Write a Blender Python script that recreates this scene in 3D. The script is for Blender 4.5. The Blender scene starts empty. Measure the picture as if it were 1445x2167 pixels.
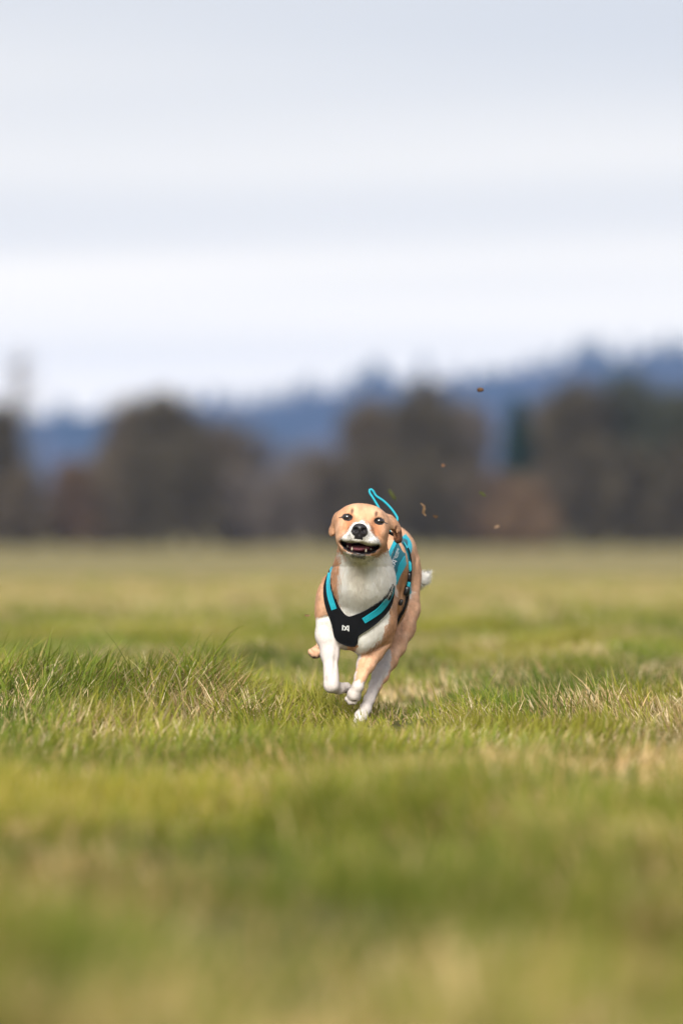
import bpy, bmesh, math, random
import numpy as np
from mathutils import Vector, Matrix
from mathutils.bvhtree import BVHTree

random.seed(7)
rng = np.random.default_rng(7)
sc = bpy.context.scene
COL = sc.collection
R = math.radians

# ------------------------------------------------------------------ camera, sky, sun, exposure
CAM_H = 0.50           # a crouching photographer with a 200 mm lens, 14.3 m from the dog
DOG_Y = 14.3
cam_d = bpy.data.cameras.new('camera')
cam = bpy.data.objects.new('camera', cam_d); COL.objects.link(cam)
cam.location = (0, 0, CAM_H)
cam.rotation_euler = (R(90) + 30.5 / 12039, 0, 0)
cam_d.sensor_fit = 'VERTICAL'; cam_d.sensor_height = 36; cam_d.lens = 200
cam_d.clip_start = 0.1; cam_d.clip_end = 20000
cam_d.dof.use_dof = True; cam_d.dof.focus_distance = DOG_Y - 0.10; cam_d.dof.aperture_fstop = 2.3
sc.camera = cam

SUN_EL, SUN_AZ = 33, 190      # degrees; azimuth from +Y towards +X: behind the photographer's left shoulder
world = bpy.data.worlds.new('World'); sc.world = world; world.use_nodes = True
wt = world.node_tree; wt.nodes.clear()
def wn(kind, **kw):
    n = wt.nodes.new(kind)
    for k, v in kw.items(): setattr(n, k, v)
    return n
def wmath(op, a, b=None, clamp=False):
    n = wn('ShaderNodeMath', operation=op); n.use_clamp = clamp
    for i, v in enumerate((a, b)):
        if v is None: continue
        if isinstance(v, (int, float)): n.inputs[i].default_value = v
        else: wt.links.new(v, n.inputs[i])
    return n.outputs[0]
sky = wn('ShaderNodeTexSky', sky_type='NISHITA'); sky.sun_disc = False
sky.sun_elevation = R(SUN_EL); sky.sun_rotation = R(SUN_AZ)
skyb = wn('ShaderNodeVectorMath', operation='SCALE'); wt.links.new(sky.outputs[0], skyb.inputs[0]); skyb.inputs['Scale'].default_value = 0.10
tc = wn('ShaderNodeTexCoord'); sp = wn('ShaderNodeSeparateXYZ'); wt.links.new(tc.outputs['Generated'], sp.inputs[0])
zc = wmath('MAXIMUM', sp.outputs[2], 0.0); zz = wmath('ADD', zc, 0.022)
cx = wmath('DIVIDE', sp.outputs[0], zz); cy = wmath('DIVIDE', sp.outputs[1], zz)
cxt = wmath('MULTIPLY', cx, 0.75)
cyt = wmath('ADD', wmath('SUBTRACT', cy, 0.55), wmath('MULTIPLY', cx, 0.10))
cmb = wn('ShaderNodeCombineXYZ'); wt.links.new(cxt, cmb.inputs[0]); wt.links.new(cyt, cmb.inputs[1]); cmb.inputs[2].default_value = 22.6
noi = wn('ShaderNodeTexNoise'); noi.inputs['Scale'].default_value = 0.34; noi.inputs['Detail'].default_value = 1.3; noi.inputs['Roughness'].default_value = 0.5
wt.links.new(cmb.outputs[0], noi.inputs['Vector'])
mr = wn('ShaderNodeMapRange'); mr.interpolation_type = 'SMOOTHSTEP'
wt.links.new(noi.outputs['Fac'], mr.inputs['Value']); mr.inputs['From Min'].default_value = 0.24; mr.inputs['From Max'].default_value = 0.76
hz = wmath('POWER', 2.718, wmath('MULTIPLY', zc, -21.0))      # thicker white air towards the horizon
fac = mr.outputs[0]
cl = wn('ShaderNodeMix', data_type='RGBA'); wt.links.new(fac, cl.inputs['Factor'])
cl.inputs['A'].default_value = (0.38, 0.405, 0.47, 1); cl.inputs['B'].default_value = (0.72, 0.68, 0.64, 1)
ho = wn('ShaderNodeMix', data_type='RGBA'); wt.links.new(hz, ho.inputs['Factor']); wt.links.new(cl.outputs['Result'], ho.inputs['A']); ho.inputs['B'].default_value = (1.62, 1.46, 1.20, 1)
ov = wn('ShaderNodeMix', data_type='RGBA'); ov.inputs['Factor'].default_value = 0.88
wt.links.new(skyb.outputs[0], ov.inputs['A']); wt.links.new(ho.outputs['Result'], ov.inputs['B'])
bg = wn('ShaderNodeBackground'); bg.inputs['Strength'].default_value = 1.0
wt.links.new(ov.outputs['Result'], bg.inputs['Color'])
wo = wn('ShaderNodeOutputWorld'); wt.links.new(bg.outputs[0], wo.inputs['Surface'])

sun_d = bpy.data.lights.new('sun', 'SUN'); sun_d.energy = 4.6; sun_d.angle = R(30); sun_d.color = (1.0, 0.95, 0.87)
sun = bpy.data.objects.new('sun', sun_d); COL.objects.link(sun); sun.location = (-10, -10, 30)
_az, _el = R(SUN_AZ), R(SUN_EL)
_dir = Vector((math.sin(_az) * math.cos(_el), math.cos(_az) * math.cos(_el), math.sin(_el)))
sun.rotation_euler = _dir.to_track_quat('Z', 'Y').to_euler()

vs = sc.view_settings
sc.display_settings.display_device = 'sRGB'
vs.view_transform = 'Standard'; vs.look = 'None'; vs.exposure = 0.47; vs.gamma = 1; vs.use_curve_mapping = False
sc.cycles.use_denoising = True; sc.cycles.denoiser = 'OPENIMAGEDENOISE'; sc.cycles.denoising_prefilter = 'ACCURATE'; sc.cycles.denoising_input_passes = 'RGB_ALBEDO_NORMAL'
sc.cycles.max_bounces = 8; sc.cycles.transparent_max_bounces = 8; sc.cycles.volume_bounces = 0
sc.cycles.diffuse_bounces = 3; sc.cycles.use_adaptive_sampling = False
sc.cycles.caustics_reflective = False; sc.cycles.caustics_refractive = False

# ------------------------------------------------------------------ helpers
def tag(o, label=None, cat=None, group=None, kind=None):
    if label: o['label'] = label
    if cat: o['category'] = cat
    if group: o['group'] = group
    if kind: o['kind'] = kind
    return o
def link(o, parent=None):
    COL.objects.link(o)
    if parent is not None: o.parent = parent
    return o
def empty(name, loc=(0, 0, 0)):
    o = bpy.data.objects.new(name, None); o.location = loc; o.empty_display_size = 0.1
    return link(o)
def mesh_np(name, V, F, mat, parent=None, smooth=True, colors=None, attr='tint', extra=None):
    """V (n,3); F (m,3|4) int array"""
    me = bpy.data.meshes.new(name)
    V = np.asarray(V, np.float32); F = np.asarray(F, np.int32)
    k = F.shape[1]
    me.vertices.add(len(V)); me.vertices.foreach_set('co', V.ravel())
    me.loops.add(F.size); me.loops.foreach_set('vertex_index', F.ravel())
    me.polygons.add(len(F)); me.polygons.foreach_set('loop_start', np.arange(0, F.size, k, dtype=np.int32))
    if smooth: me.polygons.foreach_set('use_smooth', np.ones(len(F), bool))
    if colors is not None:
        a = me.attributes.new(attr, 'FLOAT_COLOR', 'POINT')
        c = np.ones((len(V), 4), np.float32); c[:, :3] = colors
        a.data.foreach_set('color', c.ravel())
    for nm, vals in (extra or {}).items():
        a = me.attributes.new(nm, 'FLOAT', 'POINT'); a.data.foreach_set('value', np.asarray(vals, np.float32))
    me.update(calc_edges=True); me.validate()
    if mat: me.materials.append(mat)
    o = bpy.data.objects.new(name, me)
    return link(o, parent)
class MB:
    """collects small shapes into one mesh"""
    def __init__(s): s.v = []; s.f = []
    def add(s, V, F):
        b = len(s.v); s.v += [tuple(p) for p in V]; s.f += [tuple(i + b for i in f) for f in F]
    def tube(s, pts, rads, n=6, cap=True):
        pts = [Vector(p) for p in pts]; V = []; F = []
        up = Vector((0.13, 0.31, 0.94)); prev = None
        for i, p in enumerate(pts):
            t = (pts[min(i + 1, len(pts) - 1)] - pts[max(i - 1, 0)]).normalized()
            a = prev - t * prev.dot(t) if prev is not None else t.cross(up)
            if a.length < 1e-6: a = t.orthogonal()
            a.normalize(); prev = a; b = t.cross(a)
            for k in range(n):
                q = 2 * math.pi * k / n
                V.append(p + (a * math.cos(q) + b * math.sin(q)) * rads[i])
        for i in range(len(pts) - 1):
            for k in range(n):
                F.append((i * n + k, i * n + (k + 1) % n, (i + 1) * n + (k + 1) % n, (i + 1) * n + k))
        if cap: F.append(tuple(range(n))[::-1]); F.append(tuple((len(pts) - 1) * n + k for k in range(n)))
        s.add(V, F)
    def build(s, name, mat, parent=None, smooth=True):
        me = bpy.data.meshes.new(name); me.from_pydata(s.v, [], s.f); me.update()
        if smooth:
            for p in me.polygons: p.use_smooth = True
        me.materials.append(mat)
        return link(bpy.data.objects.new(name, me), parent)

def _hash(ix, iy, iz, seed):
    h = (ix.astype(np.int64) * 374761393 + iy.astype(np.int64) * 668265263 + iz.astype(np.int64) * 2147483647 + seed * 974634777)
    h = (h ^ (h >> 13)) * 1274126177
    h = h ^ (h >> 16)
    return (h & 0xFFFFFF).astype(np.float64) / 0xFFFFFF
def vnoise(x, y, z=0.0, seed=1):
    x, y, z = np.broadcast_arrays(np.asarray(x, float), np.asarray(y, float), np.asarray(z, float))
    ix, iy, iz = np.floor(x), np.floor(y), np.floor(z)
    fx, fy, fz = x - ix, y - iy, z - iz
    fx, fy, fz = [t * t * (3 - 2 * t) for t in (fx, fy, fz)]
    out = 0
    for a in (0, 1):
        for b in (0, 1):
            for c in (0, 1):
                w = (fx if a else 1 - fx) * (fy if b else 1 - fy) * (fz if c else 1 - fz)
                out = out + w * _hash(ix + a, iy + b, iz + c, seed)
    return out
def fbm(x, y, z=0.0, seed=1, o=3):
    s = 0; a = 0.5; t = 0
    for i in range(o):
        s = s + a * vnoise(np.asarray(x) * 2 ** i, np.asarray(y) * 2 ** i, np.asarray(z) * 2 ** i, seed + i); t += a; a *= 0.5
    return s / t

def material(name, color=None, rough=0.7, attr=None, spec=0.3, trans=0.0, noise=None, bump=None, sheen=0.0):
    m = bpy.data.materials.new(name); m.use_nodes = True; nt = m.node_tree
    b = nt.nodes['Principled BSDF']; b.inputs['Roughness'].default_value = rough
    b.inputs['Specular IOR Level'].default_value = spec
    if sheen: b.inputs['Sheen Weight'].default_value = sheen
    src = None
    if attr:
        a = nt.nodes.new('ShaderNodeAttribute'); a.attribute_name = attr; src = a.outputs['Color']
    elif noise:
        n = nt.nodes.new('ShaderNodeTexNoise'); n.inputs['Scale'].default_value = noise[0]; n.inputs['Detail'].default_value = 5
        t = nt.nodes.new('ShaderNodeTexCoord'); nt.links.new(t.outputs['Object'], n.inputs['Vector'])
        r = nt.nodes.new('ShaderNodeValToRGB'); nt.links.new(n.outputs['Fac'], r.inputs[0])
        r.color_ramp.elements[0].color = (*color, 1); r.color_ramp.elements[0].position = 0.35
        r.color_ramp.elements[1].color = (*noise[1], 1); r.color_ramp.elements[1].position = 0.65
        src = r.outputs[0]
    else:
        b.inputs['Base Color'].default_value = (*color, 1)
    if src: nt.links.new(src, b.inputs['Base Color'])
    if bump:
        n2 = nt.nodes.new('ShaderNodeTexNoise'); n2.inputs['Scale'].default_value = bump[0]; n2.inputs['Detail'].default_value = 3
        t2 = nt.nodes.new('ShaderNodeTexCoord'); nt.links.new(t2.outputs['Object'], n2.inputs['Vector'])
        bp = nt.nodes.new('ShaderNodeBump'); bp.inputs['Strength'].default_value = bump[1]; bp.inputs['Distance'].default_value = bump[2]
        nt.links.new(n2.outputs['Fac'], bp.inputs['Height']); nt.links.new(bp.outputs[0], b.inputs['Normal'])
    if trans > 0:
        tr = nt.nodes.new('ShaderNodeBsdfTranslucent')
        if src: nt.links.new(src, tr.inputs['Color'])
        else: tr.inputs['Color'].default_value = (*color, 1)
        mx = nt.nodes.new('ShaderNodeMixShader'); mx.inputs[0].default_value = trans
        nt.links.new(b.outputs[0], mx.inputs[1]); nt.links.new(tr.outputs[0], mx.inputs[2])
        nt.links.new(mx.outputs[0], nt.nodes['Material Output'].inputs['Surface'])
    return m

# ------------------------------------------------------------------ the field
def ground_z(x, y):
    x = np.asarray(x, float); y = np.asarray(y, float)
    g = lambda cx, cy, sx, sy, h: h * np.exp(-((x - cx) / sx) ** 2 - ((y - cy) / sy) ** 2)
    near = np.exp(-(np.maximum(y - 20, 0) / 25) ** 2)
    z = (fbm(x * 0.9 + 5, y * 0.9, seed=11) - 0.5) * 0.07 * near
    z = z + (fbm(x * 3.1 + 9, y * 1.7, seed=14, o=2) - 0.5) * 0.075 * near
    z = z * (1 - np.exp(-((x - 0.03) / 0.34) ** 4 - ((y - DOG_Y + .2) / 0.9) ** 4)) - 0.016 * np.exp(-((x - 0.03) / 0.28) ** 4 - ((y - DOG_Y + .55) / 0.55) ** 4)
    z = z + g(-0.66, 14.85, 0.50, 0.80, 0.085) + g(0.62, 14.5, 0.42, 0.45, 0.03) - g(0.1, 15.3, 0.22, 0.6, 0.02)
    z = z - 0.002 * np.clip(y - 20, 0, 235)
    return z
def build_field():
    def axis(fine, f0, f1, step, lo, hi, grow):
        a = list(np.arange(f0, f1 + 1e-6, step)); s = step; p = f1
        while p < hi: s *= grow; p = min(p + s, hi); a.append(p)
        s = step; p = f0; b = []
        while p > lo: s *= grow; p = max(p - s, lo); b.append(p)
        return np.array(b[::-1] + a)
    xs = axis(0, -2.4, 2.4, 0.08, -2500, 2500, 1.18); ys = axis(0, 4.5, 20, 0.08, -300, 4200, 1.07)
    X, Y = np.meshgrid(xs, ys, indexing='ij'); Z = ground_z(X, Y)
    nx, ny = X.shape
    idx = np.arange(nx * ny).reshape(nx, ny)
    F = np.stack([idx[:-1, :-1], idx[1:, :-1], idx[1:, 1:], idx[:-1, 1:]], -1).reshape(-1, 4)
    m = bpy.data.materials.new('field_turf'); m.use_nodes = True; nt = m.node_tree
    b = nt.nodes['Principled BSDF']; b.inputs['Roughness'].default_value = 0.95; b.inputs['Specular IOR Level'].default_value = 0.1
    g = nt.nodes.new('ShaderNodeNewGeometry')
    def noise(scale, detail=4):
        n = nt.nodes.new('ShaderNodeTexNoise'); n.inputs['Scale'].default_value = scale; n.inputs['Detail'].default_value = detail
        nt.links.new(g.outputs['Position'], n.inputs['Vector']); return n.outputs['Fac']
    def ramp(f, stops):
        r = nt.nodes.new('ShaderNodeValToRGB'); nt.links.new(f, r.inputs[0])
        e = r.color_ramp.elements
        e[0].position, e[0].color = stops[0][0], (*stops[0][1], 1); e[1].position, e[1].color = stops[-1][0], (*stops[-1][1], 1)
        for p, c in stops[1:-1]: q = e.new(p); q.color = (*c, 1)
        return r.outputs[0]
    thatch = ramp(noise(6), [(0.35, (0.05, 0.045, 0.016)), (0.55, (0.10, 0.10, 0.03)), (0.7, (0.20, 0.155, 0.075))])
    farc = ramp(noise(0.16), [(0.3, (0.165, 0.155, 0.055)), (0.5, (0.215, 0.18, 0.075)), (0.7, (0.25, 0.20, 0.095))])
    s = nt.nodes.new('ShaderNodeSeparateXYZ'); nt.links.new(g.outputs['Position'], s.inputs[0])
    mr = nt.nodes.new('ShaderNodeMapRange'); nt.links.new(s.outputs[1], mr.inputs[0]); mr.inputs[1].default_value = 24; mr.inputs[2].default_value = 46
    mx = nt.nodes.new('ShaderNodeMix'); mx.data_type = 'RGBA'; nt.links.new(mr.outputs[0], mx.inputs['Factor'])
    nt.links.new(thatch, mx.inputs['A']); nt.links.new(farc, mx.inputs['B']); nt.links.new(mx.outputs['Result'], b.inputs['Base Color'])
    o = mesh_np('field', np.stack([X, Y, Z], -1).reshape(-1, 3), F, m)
    return tag(o, 'wide green and straw coloured grass field', None, kind='structure')
build_field()

def build_grass():
    """individual bent blades in one mesh; colour patches follow where dead and fresh grass grow"""
    Vs, Fs, Cs = [], [], []; base = 0
    def zone(y0, y1, dens, margin, seg, lmin, lmax, wid, seed, far=False):
        nonlocal base
        r = np.random.default_rng(seed)
        hw1 = 0.062 * y1 + margin
        n = int((y1 - y0) * 2 * hw1 * dens)
        x = r.uniform(-hw1, hw1, n); y = r.uniform(y0, y1, n)
        ok = np.abs(x) < 0.062 * y + margin; x, y = x[ok], y[ok]
        clump = np.clip((fbm(x * 5.5, y * 2.6, seed=21, o=2) - .5) * 1.5 + .5, 0, 1)
        keep = r.uniform(0, 1, len(x)) < 0.35 + 1.0 * np.clip(clump - 0.2, 0, 1)
        x, y, clump = x[keep], y[keep], clump[keep]; n = len(x)
        patch = fbm(x * 2.6 + 3, y * 0.8, seed=31, o=3)          # where the sward is dead
        lush = np.exp(-((x + 0.62) / 0.60) ** 4 - ((y - 14.75) / 0.75) ** 2)
        path = np.exp(-((x - 0.17) / 0.16) ** 2 - ((y - 15.2) / 1.2) ** 2)
        paw = np.exp(-((x - 0.03) / 0.2) ** 4 - ((y - 13.75) / 0.72) ** 4)
        strawp = np.exp(-((x - 0.12) / 0.3) ** 2 - ((y - 13.3) / 0.6) ** 2)
        dryridge = np.exp(-((x - 0.62) / 0.55) ** 4 - ((y - 14.4) / 0.55) ** 2)
        hue_k = 1.7 if y1 < 13 else 2.4
        deadness = (0.44 if y1 < 13 else 0.38) + 1.6 * (patch - 0.52) + 0.30 * path + 0.28 * strawp + 0.42 * dryridge - 0.20 * lush
        if far: deadness = 0.35 + 0.7 * (patch - .52) + np.clip((y - 27) / 20, 0, 0.45); hue_k = 0.9
        dead = r.uniform(0, 1, n) < np.clip(deadness, 0.06, 0.92)
        L = (lmin + (lmax - lmin) * r.beta(1.6, 1.8, n) * 1.15) * (0.55 + 0.95 * clump) * (1 + 0.50 * lush - 0.45 * path + 0.10 * dryridge - 0.74 * paw)
        tall = r.uniform(0, 1, n) < 0.012; L[tall] *= 1.55
        L[dead] *= 0.85
        az = 2 * np.pi * fbm(x * 1.1, y * 1.1, seed=41, o=2) * 1.6 + r.normal(0, 1.1, n)
        az = np.where(r.uniform(0, 1, n) < lush * 0.6, r.normal(-0.25, 0.7, n), az)       # the tussock leans to the right
        tilt = np.abs(r.normal(0.35, 0.28, n)) + 0.25 * dead + 0.20 * lush
        bend = np.abs(r.normal(0.7, 0.45, n))
        W = wid * r.uniform(0.7, 1.3, n)
        dx, dy = np.cos(az), np.sin(az)
        tw = az + np.pi / 2 + r.normal(0, 0.6, n)
        sx, sy = np.cos(tw), np.sin(tw)
        z0 = ground_z(x, y) - 0.004
        green = np.array([0.160, 0.210, 0.022]); lime = np.array([0.28, 0.27, 0.036]); deep = np.array([0.095, 0.140, 0.020])
        straw = np.array([0.56, 0.41, 0.19]); tan = np.array([0.33, 0.225, 0.105]); pale = np.array([0.74, 0.63, 0.40])
        u = r.uniform(0, 1, n)[:, None]; hue = fbm(x * 1.9 + 40, y * 0.6, seed=51, o=3)
        q = np.clip((hue - 0.5) * hue_k + 0.52 + 0.42 * lush + r.normal(0, .25, n), 0, 1)[:, None]
        c = np.where(q < 0.5, deep + (green - deep) * q * 2, green + (lime - green) * (q - 0.5) * 2)
        c = np.where(dead[:, None], np.where(u < 0.5, tan + (straw - tan) * u * 2, straw + (pale - straw) * (u - 0.5) * 2), c)
        c = c * r.uniform(0.8, 1.2, n)[:, None] * (np.array([1.04, 0.95, 0.82]) if y1 < 13 else 1.0)
        P = np.stack([x, y, z0], -1); cols = []; rows = []
        a = tilt.copy()
        for k in range(seg + 1):
            w = W * (1 - (k / seg) ** 1.6) if k < seg else 0 * W
            side = np.stack([sx * w / 2, sy * w / 2, 0 * w], -1)
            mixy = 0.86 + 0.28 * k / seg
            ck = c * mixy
            if k == seg:
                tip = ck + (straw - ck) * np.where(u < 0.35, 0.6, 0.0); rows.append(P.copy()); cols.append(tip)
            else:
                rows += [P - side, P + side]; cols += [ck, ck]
            ca = np.minimum(a, 1.75)
            P = P + (L / seg)[:, None] * np.stack([np.sin(ca) * dx, np.sin(ca) * dy, np.cos(ca)], -1)
            a = a + bend / seg
        nv = 2 * seg + 1
        V = np.stack(rows, 1).reshape(-1, 3); C = np.stack(cols, 1).reshape(-1, 3)
        b0 = base + np.arange(n)[:, None] * nv
        tri = []
        for k in range(seg - 1):
            i = 2 * k; tri += [[i, i + 1, i + 3], [i, i + 3, i + 2]]
        i = 2 * (seg - 1); tri += [[i, i + 1, i + 2]]
        Fs.append((b0[:, :, None] + np.array(tri)[None].reshape(1, 1, -1)).reshape(-1, 3)); Vs.append(V); Cs.append(C); base += n * nv
    zone(4.6, 12.4, 5200, 0.9, 2, 0.045, 0.085, 0.0042, 1)
    zone(12.4, 16.6, 10500, 0.8, 3, 0.030, 0.095, 0.0046, 2)
    zone(16.6, 27, 5200, 0.9, 2, 0.045, 0.085, 0.0044, 3)
    zone(27, 60, 1100, 1.2, 2, 0.05, 0.09, 0.011, 4, far=True)
    V = np.concatenate(Vs); F = np.concatenate(Fs); C = np.concatenate(Cs)
    m = material('grass_blade', rough=0.6, attr='tint', spec=0.15, trans=0.34)
    o = mesh_np('grass', V, F, m, colors=C, smooth=False)
    tag(o, 'short meadow grass, green mixed with dead straw blades', None, kind='stuff')
    print('grass tris', len(F))
build_grass()

# ------------------------------------------------------------------ hills far behind
def px_x(px, Y): return (px - 722.5) / 12039 * Y
def px_z(py, Y): return CAM_H + (1114 - py) / 12039 * Y
HILL_Y = 2700
prof = [(-6000, 900), (-2500, 820), (-900, 905), (-300, 870), (0, 882), (60, 872), (150, 866), (240, 860), (390, 836), (480, 838), (560, 846), (640, 828), (720, 815), (800, 808), (900, 806),
        (1000, 795), (1100, 782), (1230, 760), (1350, 748), (1445, 742), (1900, 720), (3000, 800), (6000, 860)]
def hill_h(x, y):
    r = np.interp(np.asarray(x) / HILL_Y * 12039 + 722.5, [p[0] for p in prof], [px_z(p[1] + 12, HILL_Y) for p in prof])
    t = np.clip((np.asarray(y) - 1750) / (HILL_Y - 1750), 0, 1); t = t * t * (3 - 2 * t)
    back = np.clip((np.asarray(y) - HILL_Y - 150) / 1000, 0, 1)
    return r * t * (1 - 0.75 * back) + (fbm(np.asarray(x) / 90, np.asarray(y) / 140, seed=61) - 0.5) * 9 * t - 0.4
def build_hills():
    xs = np.linspace(-1900, 1900, 160); ys = np.linspace(1700, 3900, 70)
    X, Y = np.meshgrid(xs, ys, indexing='ij'); Z = hill_h(X, Y)
    idx = np.arange(X.size).reshape(X.shape)
    F = np.stack([idx[:-1, :-1], idx[1:, :-1], idx[1:, 1:], idx[:-1, 1:]], -1).reshape(-1, 4)
    m = material('hazed_hill_pasture', (0.018, 0.030, 0.045), 0.95, noise=(0.006, (0.07, 0.072, 0.10)), spec=0.05)  # woods and fields, with the blue of the haze mixed into their colour
    o = mesh_np('hills', np.stack([X, Y, Z], -1).reshape(-1, 3), F, m); tag(o, 'wooded blue hills along the horizon', None, kind='structure')
    # the woods on the hills: one mass of conifers
    r = np.random.default_rng(5); V = []; F = []
    n = 3000
    x = r.uniform(-1800, 1800, n); y = r.uniform(2050, 2850, n)
    y[:420] = r.uniform(2640, 2740, 420)
    ok = (fbm(x / 160, y / 220, seed=71) > 0.47) | (np.arange(n) < 420); x, y = x[ok], y[ok]
    h = r.uniform(5, 10, len(x))
    xe = np.array([px_x(p, 2690) for p in (786, 800, 815, 895, 902, 660, 1225, 1250, 1270, 1330, 1410, 120, 140, 470, 640)])
    he = np.array([15, 16, 11, 16, 12, 12, 14, 13, 14, 13, 14, 10, 11, 9, 11])
    x = np.r_[x, xe]; y = np.r_[y, np.full(len(xe), 2690)]; h = np.r_[h, he]
    z = hill_h(x, y) - 0.5
    for i in range(len(x)):
        b = len(V); k = 6; w = h[i] * r.uniform(0.2, 0.3)
        for (t, ww) in ((0, 0.3), (0.18, 1), (0.5, 0.45), (0.52, 0.68)):
            for j in range(k):
                q = 2 * math.pi * j / k + t; V.append((x[i] + math.cos(q) * w * ww, y[i] + math.sin(q) * w * ww, z[i] + h[i] * t))
        V.append((x[i], y[i], z[i] + h[i]))
        for L in range(3):
            for j in range(k): F.append((b + L * k + j, b + L * k + (j + 1) % k, b + (L + 1) * k + (j + 1) % k)); F.append((b + L * k + j, b + (L + 1) * k + (j + 1) % k, b + (L + 1) * k + j))
        for j in range(k): F.append((b + 3 * k + j, b + 3 * k + (j + 1) % k, b + 4 * k))
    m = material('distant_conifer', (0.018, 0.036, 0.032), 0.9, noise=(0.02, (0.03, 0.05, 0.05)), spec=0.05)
    o = mesh_np('distant_wood', np.array(V), np.array(F), m, smooth=False); tag(o, 'dark blue conifer woods covering the far hills', None, kind='stuff')
build_hills()

# ------------------------------------------------------------------ the tree line at the end of the field
M_BARK = material('bark', (0.055, 0.043, 0.034), 0.9, noise=(3, (0.10, 0.085, 0.07)), spec=0.1)
TW = {}
def twig_mat(name, a, b):
    if name not in TW: TW[name] = material(name, a, 0.9, noise=(0.7, b), spec=0.05)
    return TW[name]
def bare_tree(name, px, Y, top, half, label, cat, group, tone, n=5200, seed=0, lobes=7, shrub=False, low=0.22):
    """tapered trunk, limbs and a ragged crown of thin twigs"""
    r = np.random.default_rng(seed + 100); rr = random.Random(seed)
    x0 = px_x(px, Y); H = px_z(top, Y); W = half / 12039 * Y
    z0 = float(ground_z(x0, Y)) - .05; H = H - z0
    root = empty(name, (x0, Y, z0)); tag(root, label, cat, group)
    mb = MB(); tips = []
    if not shrub:
        th = H * 0.42; lean = rr.uniform(-0.4, 0.4)
        pts = [(0, 0, 0), (lean * .3, 0.1, th * 0.5), (lean, 0, th), (lean * 1.2, 0.1, H * 0.72), (lean * 1.1, 0, H * 0.93)]
        r0 = H * 0.018
        mb.tube(pts, [r0 * 1.3, r0, r0 * 0.8, r0 * 0.45, r0 * 0.12], 7)
        for k in range(11):
            t = rr.uniform(0.28, 0.85); z = H * t; q = rr.uniform(0, 6.28); l = W * rr.uniform(0.55, 0.95) * (1.15 - 0.6 * t)
            p0 = Vector((lean * t, 0, z)); p1 = p0 + Vector((math.cos(q) * l * .5, math.sin(q) * l * .5, l * rr.uniform(.25, .5))); p2 = p0 + Vector((math.cos(q) * l, math.sin(q) * l, l * rr.uniform(.6, 1.1)))
            p2.z = min(p2.z, H * .95); mb.tube([p0, p1, p2], [r0 * .5, r0 * .32, r0 * .1], 5); tips += [p1, p2]
    else:
        for k in range(9):
            q = rr.uniform(0, 6.28); l = W * rr.uniform(.3, .8); z = H * rr.uniform(.5, .85); r0 = H * 0.014
            p2 = Vector((math.cos(q) * l, math.sin(q) * l, z)); mb.tube([(math.cos(q) * .15, math.sin(q) * .15, 0), p2 * 0.5 + Vector((0, 0, .2)), p2], [r0 * 1.4, r0, r0 * .3], 5); tips.append(p2)
    mb.build('trunk' if not shrub else 'stem', M_BARK, root)
    # crown lobes
    C = []
    for k in range(lobes):
        q = rr.uniform(0, 6.28); t = rr.uniform(low, 0.80); prof_w = math.sin(min(1, (t - low * .4) * 1.25) * math.pi * 0.78 + 0.35)
        C.append((math.cos(q) * W * 0.55 * prof_w * rr.uniform(.5, 1), math.sin(q) * W * .55 * rr.uniform(.4, 1), H * t, W * rr.uniform(.38, .55), H * rr.uniform(.16, .24)))
    C.append((0, 0, H * 0.78, W * .5, H * .2)); C.append((0, 0, H * .5, W * .85, H * .3)); C.append((0, 0, H * .3, W * .9, H * .25))
    if shrub: C.append((W * .4, 0, H * .28, W * .55, H * .28)); C.append((-W * .4, 0, H * .28, W * .55, H * .28))
    C = np.array(C); pick = r.integers(0, len(C), n)
    dirs = r.normal(size=(n, 3)); dirs /= np.linalg.norm(dirs, axis=1)[:, None]
    rad = r.uniform(0, 1, n) ** 0.45
    P = C[pick, :3] + dirs * rad[:, None] * np.stack([C[pick, 3], C[pick, 3], C[pick, 4]], -1)
    gap = vnoise(P[:, 0] * 1.2, P[:, 1] * 1.2, P[:, 2] * 1.2, seed=seed + 3); P = P[(gap > 0.28) & (P[:, 2] > 0.05)]; n = len(P)
    T = dirs[:n] * 0.6 + r.normal(size=(n, 3)) * 0.5 + np.array([0, 0, 0.7]); T /= np.linalg.norm(T, axis=1)[:, None]
    S = np.cross(T, r.normal(size=(n, 3))); S /= np.linalg.norm(S, axis=1)[:, None]
    l = r.uniform(.35, .95, n)[:, None] * (H / 7) ** .5; w = r.uniform(.03, .075, n)[:, None]
    mid = P + T * l * .5 + np.cross(S, T) * l * r.uniform(-.15, .15, (n, 1))
    V = np.stack([P - S * w, P + S * w, mid + S * w * .7, mid - S * w * .7, P + T * l], 1).reshape(-1, 3)
    b = np.arange(n)[:, None] * 5
    F = np.concatenate([b + np.array([[0, 1, 2]]), b + np.array([[0, 2, 3]]), b + np.array([[3, 2, 4]])], 0)
    mesh_np('crown' if not shrub else 'twigs', V, F, tone, root, smooth=False)
    return root
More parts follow.
